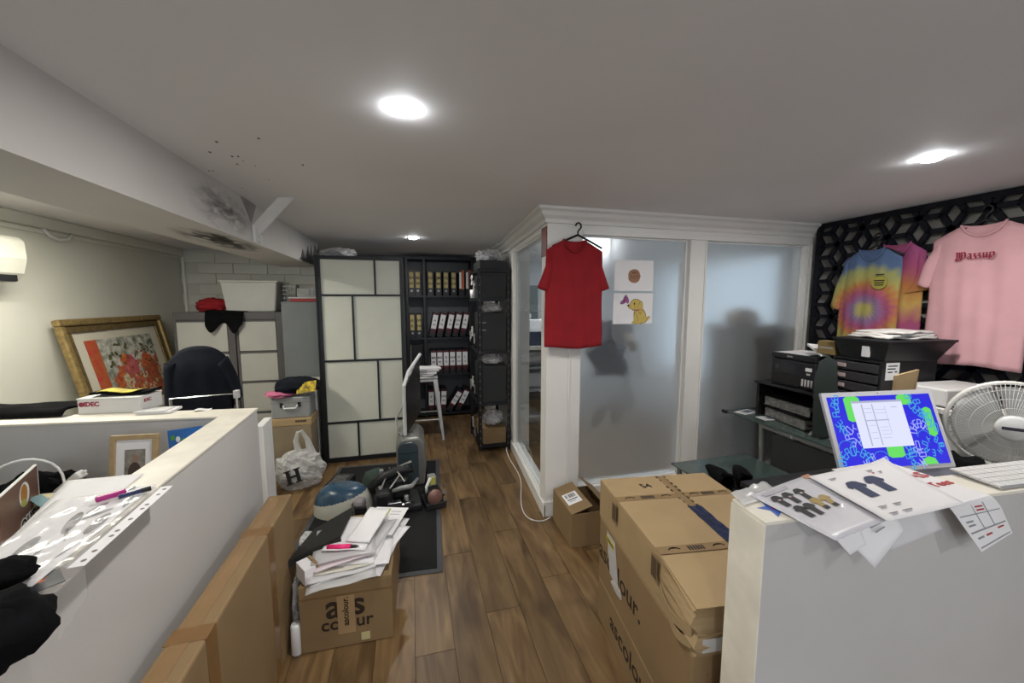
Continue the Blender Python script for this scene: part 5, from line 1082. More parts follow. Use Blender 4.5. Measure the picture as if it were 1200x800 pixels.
for k in range(4): MB().bb(-.2125, -.2095, -.155+k*.022, -.143+k*.022, .025, .075).build('ink_window', LGREY, t)
MB().bb(-.2125, -.2095, -.145, -.10, .135, .16).build('white_sticker', LABELW, t); MB().bb(-.2125, -.2095, -.135, -.11, .108, .12).build('small_sticker', LGREY, t); text('lettering', 'EPSON', .014, LGREY, t, plane((-.2156, .02, .225), (0, -1, 0), (0, 0, 1)), .0003)
MB().cyl((-.2125, .12, .14), (-.209, .12, .14), .018, n=16).build('dial_button', pm('button_grey', (.05, .05, .055), .4), t)
t = thing('white_sheet', 'white sheet lying on the black printer lid', 'paper', (2.86, 2.22, 1.2665), R(4)); MB().bb(-.13, .16, -.11, .12, 0, .0015).build('sheet', PAPER, t)
t = thing('leaning_paper', 'white paper stack propped between the printer and the drawer tower', 'paper', (2.93, 2.06, 1.275), 0); MB().hexa([(-.20, -.06, .0), (.12, -.10, -.0), (.14, .05, .03), (-.15, .08, .06)], [(-.20, -.06, .012), (.12, -.10, .012), (.14, .05, .045), (-.15, .08, .075)]).build('stack', PAPER, t)
t = thing('scanner_flap', 'dark grey-green curved panel standing between printer and drawer tower', 'panel', (2.655, 1.90, .7405)); MB().prism([(-.05, .0), (.055, .0), (.065, .34), (.05, .52), (-.0, .555), (-.045, .51), (-.065, .40)], -.008, .008, plane((0, 0, 0), (.75, -.66, 0), (0, 0, 1))).build('panel', pm('green_black', (.022, .030, .028), .5), t, bevel=.004); MB().bb(-.05, .04, -.03, .03, 0, .012).build('foot', BLACK, t)
# drawer tower
t = thing('drawer_tower', 'black desktop tower of shallow drawers beside the printer', 'drawers', (2.92, 1.76, .7405), R(-4))
DT = pm('tower_black', (.012, .012, .014), .4)
MB().bb(-.20, .22, -.145, .145, .0, .012).bb(-.20, .22, -.145, -.133, .012, .54).bb(-.20, .22, .133, .145, .012, .54).bb(-.20, .22, -.145, .145, .54, .552).bb(.208, .22, -.133, .133, .012, .54).build('carcass', DT, t)
for k in range(8):
    z0_ = .016+k*.0655; d = MB().bb(-.205, .20, -.13, .13, z0_, z0_+.055).build('drawer', pm('smoky_drawer', (.035, .035, .038), .3), t, bevel=.004); MB().bb(-.212, -.2045, .055, .12, z0_+.015, z0_+.040).build('pull', pm('pinkish_pull', (.42, .33, .32), .35), d, bevel=.003)
lb_ = MB().bb(-.17, -.07, -.1468, -.1452, .44, .545).build('paper_label', LABELW, t)
sc_ = MB()
for (a_, b_, z_) in ((-.155, -.085, .525), (-.16, -.10, .508), (-.155, -.12, .488), (-.105, -.085, .49)): sc_.bb(a_, b_, -.1474, -.1468, z_-.003, z_+.004)
sc_ = sc_.build('scribble', INK, lb_); sc_['kind'] = 'stuff'
t = thing('black_lidded_box', 'black card box with a wide flared lid on top of the drawer tower', 'box', (2.93, 1.74, 1.293), R(-5))
MB().hexa([(-.20, -.13, 0), (.20, -.13, 0), (.20, .13, 0), (-.20, .13, 0)], [(-.23, -.17, .115), (.27, -.17, .115), (.27, .16, .115), (-.23, .16, .115)]).build('body', DT, t, bevel=.004); MB().bb(-.235, .275, -.175, .165, .115, .128).build('lid', BLACK, t, bevel=.003)
MB().bb(-.225, -.212, -.06, -.02, .02, .085).build('white_flap', PAPERG, t)
t = thing('tan_box', 'small tan box behind the white paper by the drawer tower', 'box', (2.78, 1.99, 1.2935)); MB().bb(-.045, .04, -.07, .04, 0, .09).build('body', pm('tan_card', (.20, .14, .05), .7), t, bevel=.003); MB().bb(-.046, -.045, -.06, .03, .04, .05).build('band', GREYINK, t)
for i in range(3):
    o = MB().grid(lambda u, v: Vector(((u-.5)*(.36-.02*i), (v-.5)*.24, .012*noise.noise(Vector((u*3, v*3, i*2)))+.010*math.sin(math.pi*u)*math.sin(math.pi*v))), 16, 10).build('folded_t_shirt', pm('off_white_cotton', (.62, .60, .58), .9, bump=.2, bscale=150), None, loc=(2.94+.012*i, 1.735, 1.432+.015*i), rot=(0, 0, R(-6+5*i)), smooth=True, solid=.012)
    tag(o, 'folded off-white t-shirt on the black lidded box, %s of the pile' % ('bottom', 'middle', 'top')[i], 't-shirt', 'folded t-shirts')
t = thing('brown_packet', 'piece of brown card standing in front of the drawer tower', 'card', (2.50, 1.40, .766)); MB().hexa([(-.075, 0, 0), (.05, 0, 0), (.05, .012, 0), (-.075, .012, 0)], [(-.06, 0, .50), (.07, -.02, .53), (.07, -.008, .53), (-.06, .012, .50)]).build('card', CARDL, t)
t = thing('blue_white_tube', 'white and pale blue packet lying behind the computer screen', 'packet', (2.36, 1.30, 1.16)); MB().tube([(-.10, 0, .0), (-.05, 0, .015), (.07, 0, .012)], [.012, .022, .022], 10).build('white_end', WHITEP, t, smooth=True); MB().cyl((-.03, -.003, .014), (.06, -.003, .012), .0235, n=12).build('blue_wrap', pm('sky_blue_wrap', (.25, .42, .60), .5), t)
MB().bb(-.10, .09, -.04, .05, -.394, -.012).build('box_below', BLACK, t)
# computer desk + all-in-one
t = thing('computer_desk', 'low black computer desk hidden behind the right half wall', 'desk', (2.0, 1.16, 0)); MB().bb(-.44, .53, -.32, .32, .735, .765).build('desktop', BLACK, t, bevel=.004)
for (x, y) in ((-.40, -.28), (.49, -.28), (-.40, .28), (.49, .28)): MB().bb(x-.02, x+.02, y-.02, y+.02, 0, .735).build('leg', BLACKP, t)
t = thing('all_in_one_computer', 'slim all-in-one computer with white bezel, lavender chin and blue doodle wallpaper', 'computer', (1.87, 1.03, .7655), -.11)
ti = .365; sw, shh = .54, .318
sM = Matrix.Translation((0, 0, .215)) @ Matrix.Rotation(-ti, 4, 'X') @ Matrix(((1, 0, 0, 0), (0, 0, -1, 0), (0, 1, 0, 0), (0, 0, 0, 1)))
LAV = pm('lavender_aluminium', (.42, .43, .52), .35, metal=.3)
MB().bb(-sw/2, sw/2, -.055, shh, -.012, 0, sM).build('shell', LAV, t, bevel=.004)
MB().bb(-sw/2+.001, sw/2-.001, 0, shh-.001, .0003, .002, sM).build('bezel', pm('bezel_white', (.78, .78, .80), .3), t)
bz = .019
def scr(nm, col, s_=1.): return pm(nm, (0, 0, 0), .3, emit=col, estr=s_)
SB = scr('screen_blue', (.022, .020, .50)); SG = scr('screen_green', (.10, .50, .09)); SCY = scr('screen_cyan', (.045, .28, .50)); SDOC = scr('screen_document', (.52, .54, .68)); SDL = scr('screen_line', (.30, .31, .42)); SWH = scr('screen_white', (.25, .30, .66))
scn = MB().bb(-sw/2+bz, sw/2-bz, .016, shh-bz, .0021, .003, sM).build('screen', SB, t)
def SP(u, v): return (-sw/2+bz+(sw-2*bz)*u, shh-bz-(shh-bz-.016)*v)
def sprint(nm, uv, mat, z_): flat(nm, [SP(u, v) for u, v in uv][::-1], mat, scn, sM, .0002, z_)
def rr_(u0, u1, v0, v1, k=.03): return [(u0+k, v0), (u1-k, v0), (u1, v0+k), (u1, v1-k), (u1-k, v1), (u0+k, v1), (u0, v1-k), (u0, v0+k)]
for uv in (rr_(.15, .30, 0, .36), rr_(.66, .80, 0, .15), rr_(.88, .965, .2, .62), rr_(.43, .59, .70, .88), [(.72, 1), (.74, .93), (.80, .89), (.86, .92), (.88, 1)]): sprint('green_shape', uv, SG, .0031)
random.seed(11)
def strokes(cu, cv, ru, rv, a0, a1, n, mat, L=.040, w=.016, zz_=.0033):
    m = MB()
    for k in range(n):
        a = a0+(a1-a0)*k/max(1, n-1); u, v = cu+ru*math.cos(a), cv+rv*math.sin(a)
        x, y = SP(u, v); b0 = random.uniform(-.5, .5)+a
        tg = Vector((-math.sin(a), -math.cos(a))) if ru else Vector((1, 0)); up = Vector((-tg.y, tg.x)); c_ = Vector((x, y)); h_ = L*.40; g_ = L*.20; w2_ = w*.11
        bars = [(c_-tg*g_-up*h_, c_-tg*g_+up*h_)]
        if k % 3 != 2: bars.append((c_+tg*g_-up*h_, c_+tg*g_+up*h_))
        bars += [((c_-tg*g_+up*h_*e_), (c_+tg*g_+up*h_*e_)) for e_ in ((-1, 1), (0,), (-1, 0, 1), (1, 0))[k % 4]]
        for j, (p, q) in enumerate(bars):
            d = (q-p).normalized(); s_ = Vector((-d.y, d.x))*w2_
            m.prism([tuple(p-s_), tuple(q-s_), tuple(q+s_), tuple(p+s_)], zz_+.00006*j, zz_+.00006*j+.00015, sM)
    o = m.build('doodle_lettering', mat, scn); o['kind'] = 'stuff'
strokes(.07, .15, .0, .0, 0, 0, 1, SCY); strokes(.08, .25, .03, .22, 1.4, 4.9, 7, SCY); strokes(.17, .55, .06, .10, 0, 5, 6, SWH)
strokes(.98, .05, .20, .30, 1.8, 3.2, 7, SCY); strokes(.98, .05, .13, .45, 1.7, 3.0, 7, SCY); strokes(.80, .55, .07, .12, 3.3, 5.9, 6, SWH)
strokes(.12, .92, .13, .16, 3.2, 6.1, 9, SCY); strokes(.64, .85, .02, .15, 0, 6, 7, SCY); strokes(.73, .86, .02, .13, 0, 6, 6, SWH); strokes(.88, .75, .08, .10, 0, 6.2, 8, SCY, .03); strokes(.30, .90, .09, .05, 0, 6, 5, SWH, .03)
for cu, cv, ru, rv in ((.07, .70, .07, .09), (.16, .72, .06, .10), (.82, .62, .06, .09), (.36, .84, .06, .06)):
    m = MB(); pts = [SP(cu+ru*math.cos(a), cv+rv*math.sin(a)) for a in (math.pi+math.pi*k/14 for k in range(15))]
    for k in range(14):
        p, q = Vector(pts[k]), Vector(pts[k+1]); s_ = Vector((-(q-p).y, (q-p).x)).normalized()*.0009
        m.prism([tuple(p-s_), tuple(q-s_), tuple(q+s_), tuple(p+s_)], .0033, .0035, sM)
    o = m.build('doodle_outline', SCY, scn); o['kind'] = 'stuff'
sprint('document_window', [(.215, .07), (.70, .07), (.70, .73), (.215, .73)], SDOC, .0036)
m = MB()
for (u0, u1, v0, v1) in ((.215, .70, .07, .10), (.30, .312, .12, .70), (.40, .41, .12, .70), (.52, .523, .15, .55), (.30, .53, .345, .36), (.58, .64, .17, .18), (.42, .52, .20, .205), (.42, .52, .25, .255), (.43, .51, .45, .455), (.43, .51, .50, .505), (.43, .51, .55, .555), (.43, .51, .60, .605), (.32, .39, .18, .185), (.32, .39, .24, .245), (.33, .39, .42, .425), (.33, .39, .52, .525), (.33, .39, .60, .605)):
    m.prism([SP(u, v) for u, v in ((u0, v1), (u1, v1), (u1, v0), (u0, v0))], .0038, .004, sM)
o = m.build('document_lines', SDL, scn); o['kind'] = 'stuff'
MB().cyl(sM @ Vector((0, shh-.009, .0018)), sM @ Vector((0, shh-.009, .0026)), .002, n=8).build('camera_dot', INK, t)
MB().hexa([(-.06, .02, .0), (.06, .02, .0), (.06, .17, 0), (-.06, .17, 0)], [(-.06, .02, .006), (.06, .02, .006), (.06, .17, .006), (-.06, .17, .006)]).hexa([(-.06, .13, .006), (.06, .13, .006), (.06, .138, .006), (-.06, .138, .006)], [(-.06, .06, .26), (.06, .06, .26), (.06, .068, .26), (-.06, .068, .26)]).build('stand', LAV, t)
cloth('black_cloth', 'black cloth heaped on the computer desk between the screen and the fan', (2.33, 1.12, .766+.10), (.15, .12, .115), BLACKC, 91)
# white appliance
t = thing('white_appliance', 'white boxy appliance on the glass desk behind the fan', 'appliance', (3.02, 1.42, .7405), R(-4)); MB().bb(-.22, .20, -.13, .16, 0, .33).build('body', LGREY, t, bevel=.012); MB().bb(-.24, .21, -.16, .16, .30, .33).build('ledge', WHITEP, t, bevel=.004); MB().bb(-.20, .20, -.05, .16, .33, .43).build('upper_body', WHITEP, t, bevel=.01)
MB().bb(-.12, -.05, -.1315, -.13, .2, .22).build('button', BLACK, t)
# fan
t = thing('desk_fan', 'white round desk fan with wire grille at the right edge', 'fan', (2.635, 1.075, .7405))
hz = .345; fd = Vector((-.80, -.60, .05)).normalized(); FMx = plane((0, 0, hz), Vector((.60, -.80, 0)), Vector((0, 0, 1)))
fz = FMx.to_3x3().col[2]
FM = FMx if fz.dot(fd) > 0 else plane((0, 0, hz), Vector((-.60, .80, 0)), Vector((0, 0, 1)))
FW_ = pm('fan_white', (.66, .65, .62), .4); Rf = .198
def circ(r_, z_, n=48): return [FM @ Vector((r_*math.cos(2*math.pi*k/n), r_*math.sin(2*math.pi*k/n), z_)) for k in range(n)]
MB().tube(circ(Rf, .0), .0075, 8, closed=True).tube(circ(Rf, -.018), .0065, 8, closed=True).build('rim', FW_, t, smooth=True)
g = MB()
def prof(r_): return .055*math.sqrt(max(0, 1-(r_/Rf)**2.2))
for k in range(84):
    a = 2*math.pi*k/84; g.tube([FM @ Vector((r_*math.cos(a+.25*(Rf-r_)/Rf), r_*math.sin(a+.25*(Rf-r_)/Rf), prof(r_))) for r_ in (.055, .10, .15, .19, Rf)], .0011, 4)
for r_ in (.09, .13, .17, .195): g.tube(circ(r_, prof(r_)), .0013, 5, closed=True)
o = g.build('front_grille', FW_, t); o['kind'] = 'stuff'
g = MB()
for k in range(60):
    a = 2*math.pi*k/60; g.tube([FM @ Vector((r_*math.cos(a), r_*math.sin(a), -.02-.9*prof(r_))) for r_ in (.06, .12, .18, Rf)], .0011, 4)
for r_ in (.11, .165): g.tube(circ(r_, -.02-.9*prof(r_)), .0013, 5, closed=True)
o = g.build('rear_grille', FW_, t); o['kind'] = 'stuff'
for k in range(3):
    a0 = 2*math.pi*k/3+.5
    MB().grid(lambda u, v: FM @ Vector(((.035+.145*v)*math.cos(a0+(u-.35)*(1.95+.15*v)), (.035+.145*v)*math.sin(a0+(u-.35)*(1.95+.15*v)), -.012+.022*(u-.5))), 10, 8).build('blade', pm('blade_grey', (.55, .55, .54), .4), t, smooth=True, solid=.002)
MB().lathe([(.001, .066), (.045, .064), (.057, .056), (.06, .046), (.001, .044)], 32, FM).build('hub_badge', WHITEP, t, smooth=True)
MB().prism(rect(-.038, .038, -.007, .007), .0662, .0672, FM).build('badge_stripe', pm('badge_navy', (.03, .03, .05), .5), t)
MB().lathe([(.001, -.055), (.05, -.055), (.06, -.08), (.05, -.15), (.001, -.16)], 24, FM).build('motor', FW_, t, smooth=True)
bk = FM @ Vector((0, 0, -.10))
MB().cyl((bk.x, bk.y, .03), (bk.x, bk.y, hz-.03), .018, n=14).build('pole', FW_, t); MB().lathe([(.001, 0), (.12, 0), (.12, .012), (.03, .035), (.001, .035)], 28, Matrix.Translation((bk.x, bk.y, 0))).build('base', FW_, t, smooth=True)
# keyboard on the right half wall
t = thing('white_keyboard', 'white wireless keyboard lying on the right half wall cap', 'keyboard', (1.865, .722, 1.1005), R(-3.5)); kM = Matrix.Rotation(R(3), 4, 'X')
MB().bb(-.20, .22, -.058, .062, .004, .012, kM).build('body', pm('silver_key_tray', (.50, .50, .52), .35, metal=.4), t, bevel=.003)
k0 = None
for r_ in range(5):
    for c_ in range(14):
        x = -.190+c_*.0292; y = -.045+r_*.0228
        if r_ == 0 and 4 <= c_ <= 7:
            if c_ == 4: MB().bb(x-.013, x+.0292*3+.013, y-.0095, y+.0095, .0122, .0145, kM).build('space_bar', WHITEP, t)
            continue
        if k0 is None:
            k0 = MB().bb(-.0131, .0131, -.0098, .0098, .0, .0024).build('key', WHITEP, t); o = k0
        else: o = bpy.data.objects.new('key', k0.data); C.objects.link(o); o.parent = t
        p_ = kM @ Vector((x, y, .0122)); o.location = p_; o.rotation_euler = (R(3), 0, 0)
# papers on the right half wall
class Quad:
    def __init__(s, pts): s.p = [Vector(p) for p in pts]     # TL TR BR BL
    def __call__(s, u, v, dz=0.): return s.p[0].lerp(s.p[1], u).lerp(s.p[3].lerp(s.p[2], u), v)+Vector((0, 0, dz))
def qsheet(name, label, q, mat, wr=.0015, cat='paper', th=.0009, seed=0, curl=0.):
    o = MB().grid(lambda u, v: q(u, v, wr*noise.noise(Vector((u*3, v*3, seed)))+curl*max(0, u-.75)*max(0, .4-v)), 12, 12).build(name, mat, None, smooth=True, solid=th); return tag(o, label, cat)
def qprint(nm, uv, q, mat, par, dz=.0022):
    pts = [q(u, v, dz) for u, v in uv]; n_ = len(pts); b = MB().add(pts+[p+Vector((0, 0, .0004)) for p in pts], [tuple(range(n_))[::-1], tuple(range(n_, 2*n_))]+[(i, (i+1) % n_, n_+(i+1) % n_, n_+i) for i in range(n_)])
    return b.build(nm, mat, par)
def shirt_uv(cu, cv, su, sv): return [(cu+su*a, cv+sv*b) for a, b in ((-.25, -1), (.25, -1), (.55, -.9), (1, -.35), (.72, -.1), (.5, -.35), (.5, 1), (-.5, 1), (-.5, -.35), (-.72, -.1), (-1, -.35), (-.55, -.9))]
PA = Quad([(.914, .828, 1.1075), (1.199, .888, 1.1075), (1.131, .640, 1.1075), (.925, .612, 1.1075)])
oA = qsheet('garment_sheet', 'printed sheet of black and yellow garments in a clear sleeve on the right half wall', PA, pm('lilac_white_paper', (.70, .69, .74), .35), seed=2)
CH = pm('charcoal_print', (.010, .0095, .010), .7); MU = pm('mustard_print', (.42, .29, .07), .6)
for (u, v, m_) in ((.17, .27, CH), (.345, .275, CH), (.54, .28, CH), (.22, .53, CH), (.37, .54, CH), (.55, .50, MU), (.71, .51, MU)):
    o = qprint('garment_print', shirt_uv(u, v, .085, .115), PA, m_, oA)
    if m_ is MU: qprint('garment_hem', [(u-.04, v+.06), (u+.04, v+.06), (u+.04, v+.115), (u-.04, v+.115)], PA, CH, o, .0028)
    elif v < .4: qprint('chest_logo', [(u-.02, v-.03), (u+.02, v-.03), (u+.02, v+.0), (u-.02, v+.0)], PA, pm('pinkish_logo', (.45, .32, .30), .6), o, .0028)
qprint('orange_corner_print', [(.86, .0), (1, .0), (1, .10), (.90, .08)], PA, pm('pale_orange_print', (.55, .26, .14), .6), oA)
qprint('grey_heading', [(.1, .06), (.5, .06), (.5, .12), (.1, .12)], PA, pm('pale_grey_print', (.50, .49, .54), .6), oA)
fq = MB().grid(lambda u, v: PA(u*1.03-.01, v*1.02, .0045+.004*noise.noise(Vector((u*6, v*9, 5)))+.004*noise.noise(Vector((u*14, v*16, 9)))*(1 if v > .55 else .25)), 26, 26).build('clear_sleeve', mat_mix('thin_sleeve', 'film', (.3, .3, .32), .05, .06), oA, smooth=True, solid=.0004)
fq.parent = oA
PB_ = Quad([(1.165, .861, 1.1175), (1.522, .885, 1.119), (1.411, .632, 1.1175), (1.114, .624, 1.1175)])
oB = qsheet('white_print_sheet', 'white sheet with two navy t-shirt prints lying across the right half wall', PB_, PAPER, seed=4, curl=.10)
NV = pm('navy_print', (.014, .026, .085), .7)
for (u, v) in ((.27, .45), (.53, .42)): qprint('t_shirt_print', shirt_uv(u, v, .115, .17), PB_, NV, oB)
for (u, v, w_) in ((.12, .15, .09), (.62, .14, .08), (.72, .20, .05), (.12, .78, .10), (.30, .78, .10), (.12, .90, .10), (.28, .90, .12)): qprint('text_line', [(u, v), (u+w_, v), (u+w_, v+.012), (u, v+.012)], PB_, GREYINK, oB); qprint('text_line', [(u, v+.03), (u+w_*.7, v+.03), (u+w_*.7, v+.04), (u, v+.04)], PB_, GREYINK, oB)
qprint('red_tick', [(.64, .20), (.67, .20), (.67, .22), (.64, .22)], PB_, REDINK, oB)
PC = Quad([(1.30, .89, 1.1115), (1.545, .895, 1.1115), (1.555, .652, 1.1115), (1.36, .640, 1.1115)])
PC2 = Quad([(1.38, .652, 1.1105), (1.557, .640, 1.1105), (1.618, .628, 1.005), (1.469, .618, .980)])
oC = MB().grid(lambda u, v: PC(u, v*2) if v <= .5 else PC2(u, (v-.5)*2, 0).lerp(PC(u, 1), max(0, 1-(v-.5)*8)), 8, 16).build('red_heading_form', PAPER, None, solid=.0009)
tag(oC, 'white form with red heading, its front part folded down over the wall edge', 'paper')
def pl_(q, u, v, dz): return plane(q(u, v, dz), q(1, v)-q(0, v), q(u, 0)-q(u, 1))
text('red_heading', 'NAS', .046, REDINK, oC, pl_(PC, .70, .44, .0016), .001, sx=1.4); text('red_heading', 'Tees', .036, REDINK, oC, pl_(PC, .80, .66, .0016), .0008, sx=1.3)
qprint('black_spot', [(.30, .36), (.40, .30), (.47, .36), (.44, .44), (.34, .44)], PC, INK, oC, .0016)
nrm = (PC2(1, 0)-PC2(0, 0)).cross(PC2(0, 1)-PC2(0, 0)).normalized()
if nrm.y > 0: nrm = -nrm
def hprint(nm, uv, mat, par, q=PC2):
    pts = [q(u, v)+nrm*.0012 for u, v in uv]; n_ = len(pts)
    return MB().add(pts+[p+nrm*.0004 for p in pts], [tuple(range(n_)), tuple(range(n_, 2*n_))[::-1]]+[(i, n_+i, n_+(i+1) % n_, (i+1) % n_) for i in range(n_)]).build(nm, mat, par)
for (u0, u1, v0, v1) in ((.05, .95, .28, .30), (.05, .95, .62, .65), (.05, .95, .93, .95), (.40, .412, .05, .62), (.66, .672, .05, .62)): hprint('table_rule', rect(u0, u1, v0, v1), GREYINK, oC)
for (u0, v0) in ((.1, .4), (.1, .48), (.46, .12), (.46, .2), (.12, .75), (.35, .75), (.7, .70)): hprint('table_text', rect(u0, u0+.16, v0, v0+.035), REDINK if u0 > .3 and v0 < .8 else GREYINK, oC)
# sheets drooping over the front edge, under the garment sheet
for i, (pts, l_) in enumerate(((((.99, .72, 1.1022), (1.20, .70, 1.1022), (1.20, .640, 1.072), (1.095, .632, .992)), 'white form drooping over the front of the right half wall, lower left of the pile'),
                               (((1.14, .72, 1.1035), (1.37, .70, 1.1035), (1.345, .640, 1.052), (1.15, .634, 1.030)), 'crumpled white sheet drooping over the front of the right half wall, middle of the pile'),
                               (((.96, .72, 1.1012), (1.10, .71, 1.1012), (1.08, .645, 1.050), (1.02, .640, 1.036)), 'small folded slip drooping under the garment sheet'))):
    q = Quad(pts); o = MB().grid(lambda u, v: q(u, v, -.0+.022*math.sin(math.pi*v)*(1 if v > .2 else .6)*(.6+.3*noise.noise(Vector((u*3, v*3, i))))), 10, 10).build('drooping_paper', (PAPER, PAPERG, PAPER)[i], None, smooth=True, solid=.0009)
    tag(o, l_, 'paper', 'papers drooping over the half wall')
    if i == 0:
        for k in range(3): 
            pts_ = [q(u, v)+Vector((0, -.008, .016)) for u, v in ((.45, .42+.11*k), (.66, .42+.11*k), (.66, .45+.11*k), (.45, .45+.11*k))]
            MB().add(pts_+[p+Vector((0, -.0005, .0003)) for p in pts_], [(0, 1, 2, 3), (7, 6, 5, 4), (0, 4, 5, 1), (1, 5, 6, 2), (2, 6, 7, 3), (3, 7, 4, 0)]).build('text_line', GREYINK, o)
st_ = [(.0+(.044 if k % 2 == 0 else .019)*math.cos(math.pi*k/5+.3), (.044 if k % 2 == 0 else .019)*math.sin(math.pi*k/5+.3)) for k in range(10)]
t = thing('star_sticker', 'blue star sticker with a red middle on the half wall cap by the garment sheet', 'sticker', (.925, .765, 1.1003)); MB().prism(st_, 0, .0008).build('star', pm('star_blue', (.06, .13, .45), .5), t); MB().prism(ell(.006, -.002, .014, .008, 12, -.6), .0009, .0014).build('red_middle', pm('star_red', (.42, .03, .12), .5), t)
o = MB().grid(lambda u, v: Vector((.852+.16*u+.02*v, .792+.065*v+.03*u, 1.1035+.010*abs(noise.noise(Vector((u*4, v*4, 7))))*(v+.3))), 14, 10).build('white_plastic_wrap', BAGM, None, smooth=True, solid=.001); tag(o, 'crumpled white plastic wrap at the back corner of the right half wall', 'plastic')
# low table with black shoes
t = thing('low_glass_table', 'low dark green glass table in front of the partition sill', 'table', (2.18, 1.98, 0)); MB().bb(-.40, .26, -.30, .30, .488, .50).build('glass_top', DESKG, t, bevel=.003)
for (x, y) in ((-.36, -.26), (.22, -.26), (-.36, .26), (.22, .26)): MB().cyl((x, y, 0), (x, y, .488), .018, n=10).build('leg', GREYM, t)
for i, (x, y, rz, l_) in enumerate(((1.83, 1.90, 70, 'black shoe nearer the big cartons on the low glass table'), (1.97, 1.86, 55, 'black shoe behind the half wall corner on the low glass table'))):
    t = thing('black_shoe', l_, 'shoe', (x, y, .5005), R(rz), 'black shoes on the low table')
    MB().grid(lambda u, v: Vector(((-.13+.26*v), (.048*math.sin(2*math.pi*u))*(.55+.45*math.sin(math.pi*min(1, v*.8+.2))), max(0, .055+(.05 if v < .45 else .05-.07*(v-.45))*math.cos(2*math.pi*u)+.02))), 18, 14).build('upper', BLACKC, t, smooth=True, solid=.003)
    MB().prism([(-.13, -.03), (.0, -.042), (.11, -.04), (.135, 0), (.11, .04), (0, .042), (-.13, .03)], 0, .018).build('sole', BLACK, t, bevel=.004); MB().tube([(-.10, -.02, .09), (-.14, -.02, .13), (-.12, .02, .14), (-.09, .02, .10)], .012, 8).build('collar', BLACKC, t, smooth=True)

# ================================================================== INNER ROOM, SEEN THROUGH GLASS
t = thing('tall_bin', 'tall grey-brown bin blurred behind the right frosted pane', 'bin', (3.09, 3.02, 0)); GB = pm('grey_brown_plastic', (.10, .085, .08), .6); MB().hexa([(-.20, -.15, 0), (.20, -.15, 0), (.20, .15, 0), (-.20, .15, 0)], [(-.25, -.17, 1.38), (.25, -.17, 1.38), (.25, .17, 1.38), (-.25, .17, 1.38)]).build('body', GB, t); MB().bb(-.27, .27, -.19, .19, 1.38, 1.44).build('rim', GB, t, bevel=.01)
t = thing('tan_bundle', 'pale tan bundle on top of the tall bin behind frosted glass', 'bundle', (3.06, 3.0, 1.44)); MB().blob((0, 0, .06), (.17, .13, .085), 95, .2, 2, 20, 12, flat=.06).build('bundle', pm('tan_bundle', (.36, .28, .22), .8), t, smooth=True)
t = thing('blue_garment', 'dark blue garment hanging blurred behind the left frosted pane', 'clothes', (1.62, 2.93, 0)); MB().grid(lambda u, v: Vector((-.20+.38*u+.03*math.sin(9*v)-.12*v*(u-.5), .05*math.sin(u*12), 1.50-.46*v-.06*abs(u-.5))), 18, 14).build('cloth', pm('dark_blue_cloth', (.03, .04, .09), .9), t, smooth=True, solid=.02); MB().tube([(.11, -.05, 1.42), (.16, -.05, 1.34), (.21, -.05, 1.24)], .03, 10).build('beige_strip', pm('beige_strip', (.42, .30, .22), .8), t, smooth=True); MB().cyl((0, .06, 1.45), (0, .06, CEIL), .006, n=8).build('hanging_cord', BLACK, t)
t = thing('inner_workbench', 'narrow metal workbench with a pale top just inside the side glass', 'bench', (1.38, 4.75, 0)); MB().bb(-.12, .36, -.60, .40, 1.10, 1.14).build('worktop', pm('pale_worktop', (.50, .46, .40), .5), t)
for (x, y) in ((-.09, -.57), (.33, -.57), (-.09, .37), (.33, .37)): MB().cyl((x, y, 0), (x, y, 1.10), .016, n=8).build('leg', GREYM, t)
for z_ in (.30, .62, .88): MB().bb(-.10, .34, -.58, .38, z_, z_+.015).build('wire_shelf', GREYM, t)
MB().bb(-.14, -.10, -.62, -.56, 1.06, 1.15).build('chrome_corner', CHROME, t)
t = thing('inner_monitor', 'grey flat screen on the inner workbench behind the side glass', 'monitor', (1.40, 4.75, 1.1405)); MB().bb(-.16, .20, 0, .03, .22, .72).build('screen', pm('grey_green_screen', (.10, .12, .12), .3), t, bevel=.005); MB().bb(-.02, .06, .0, .03, .0, .22).bb(-.10, .14, -.08, .10, 0, .012).build('stand', BLACK, t)
t = thing('paper_roll_stack', 'white paper roll and reams on the inner workbench', 'paper', (1.36, 4.35, 1.1405)); MB().bb(-.06, .20, -.12, .12, 0, .16).build('navy_box', pm('navy_box', (.02, .03, .06), .5), t); MB().bb(-.05, .20, -.11, .11, .161, .30).build('reams', PAPER, t, bevel=.005); MB().cyl((-.06, -.12, .345), (-.06, .1, .345), .042, n=16).build('roll', PAPER, t)
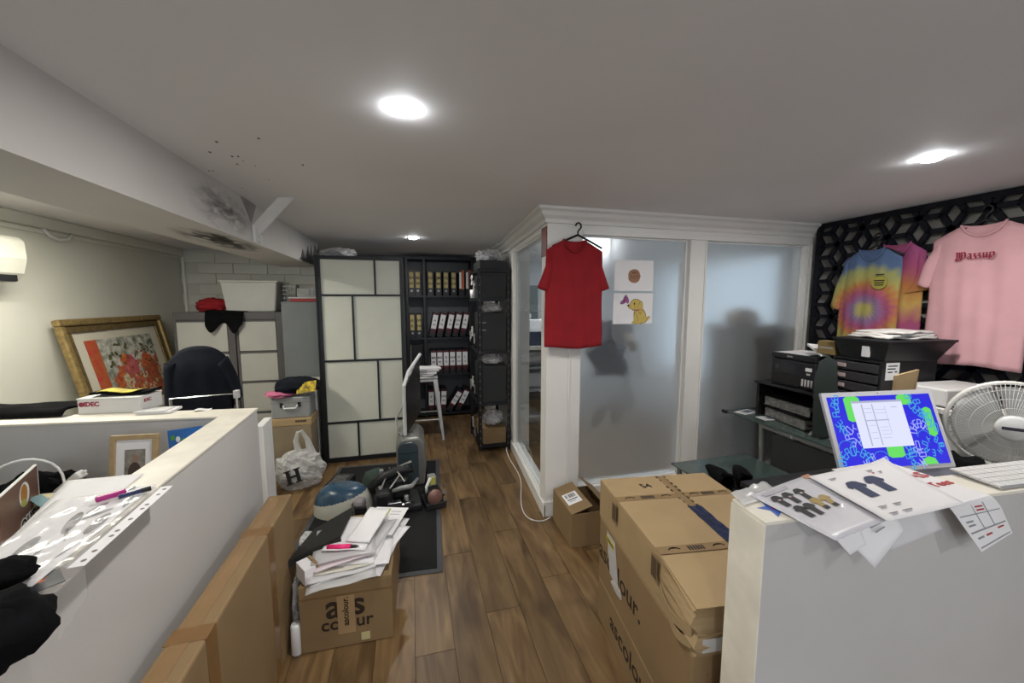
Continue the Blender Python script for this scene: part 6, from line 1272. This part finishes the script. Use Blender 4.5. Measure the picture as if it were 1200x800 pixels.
for i, (z_, m_, l_) in enumerate(((.316, CARD, 'brown parcel on the lowest wire shelf inside the side glass'), (.636, WHITEP, 'white tub on the middle wire shelf inside the side glass'), (.896, COREL, 'pale goods on the top wire shelf inside the side glass'))):
    t = thing('stored_parcel', l_, 'parcel', (1.45, 4.5, z_)); MB().bb(-.12, .16, -.2, .2, 0, .17).build('body', m_, t, bevel=.015); MB().bb(-.121, .161, -.03, .03, .001, .1705).build('band', CARDD, t)

# brace, torn film on the beam
t = thing('white_brace', 'white angled brace between the ceiling and the beam', 'brace', (0, 0, 0))
MB().hexa([(-.800, 2.815, 2.309), (-.712, 2.790, 2.309), (-.70, 2.80, 2.309), (-.788, 2.825, 2.309)], [(-1.004, 2.955, 2.150), (-1.004, 3.02, 2.075), (-1.004, 3.04, 2.082), (-1.004, 2.975, 2.158)]).build('strut', WHITEP, t)
MB().bb(-1.004, -.985, 2.955, 2.985, 2.045, 2.16).bb(-1.004, -.99, 3.02, 3.05, 2.06, 2.13).bb(-1.004, -.99, 3.08, 3.10, 2.055, 2.115).build('broken_clip', WHITEP, t, bevel=.003)
MB().add([(-1.0035, 2.80, 2.305), (-1.0035, 2.95, 2.165), (-1.0035, 3.05, 2.30), (-1.002, 2.80, 2.305), (-1.002, 2.95, 2.165), (-1.002, 3.05, 2.30)], [(0, 1, 2), (5, 4, 3), (0, 3, 4, 1), (1, 4, 5, 2), (2, 5, 3, 0)]).build('bare_patch', pm('bare_plaster', (.34, .31, .29), .9, var=.2), t)
pts = [(4.05, 2.05), (4.12, 2.07), (4.20, 2.16), (4.26, 2.07), (4.33, 2.09), (4.40, 2.22), (4.47, 2.10), (4.53, 2.24), (4.60, 2.12), (4.70, 2.27), (4.80, 2.20), (4.88, 2.28), (4.88, 2.05)]
tf = MB().prism(pts, 0, .004, Matrix(((0, 0, 1, -1.0048), (1, 0, 0, 0), (0, 1, 0, 0), (0, 0, 0, 1)))).build('torn_film', pm('grey_torn_film', (.16, .16, .17), .5, var=.3)); tag(tf, 'jagged strip of torn grey film on the beam near the wardrobe', 'film')
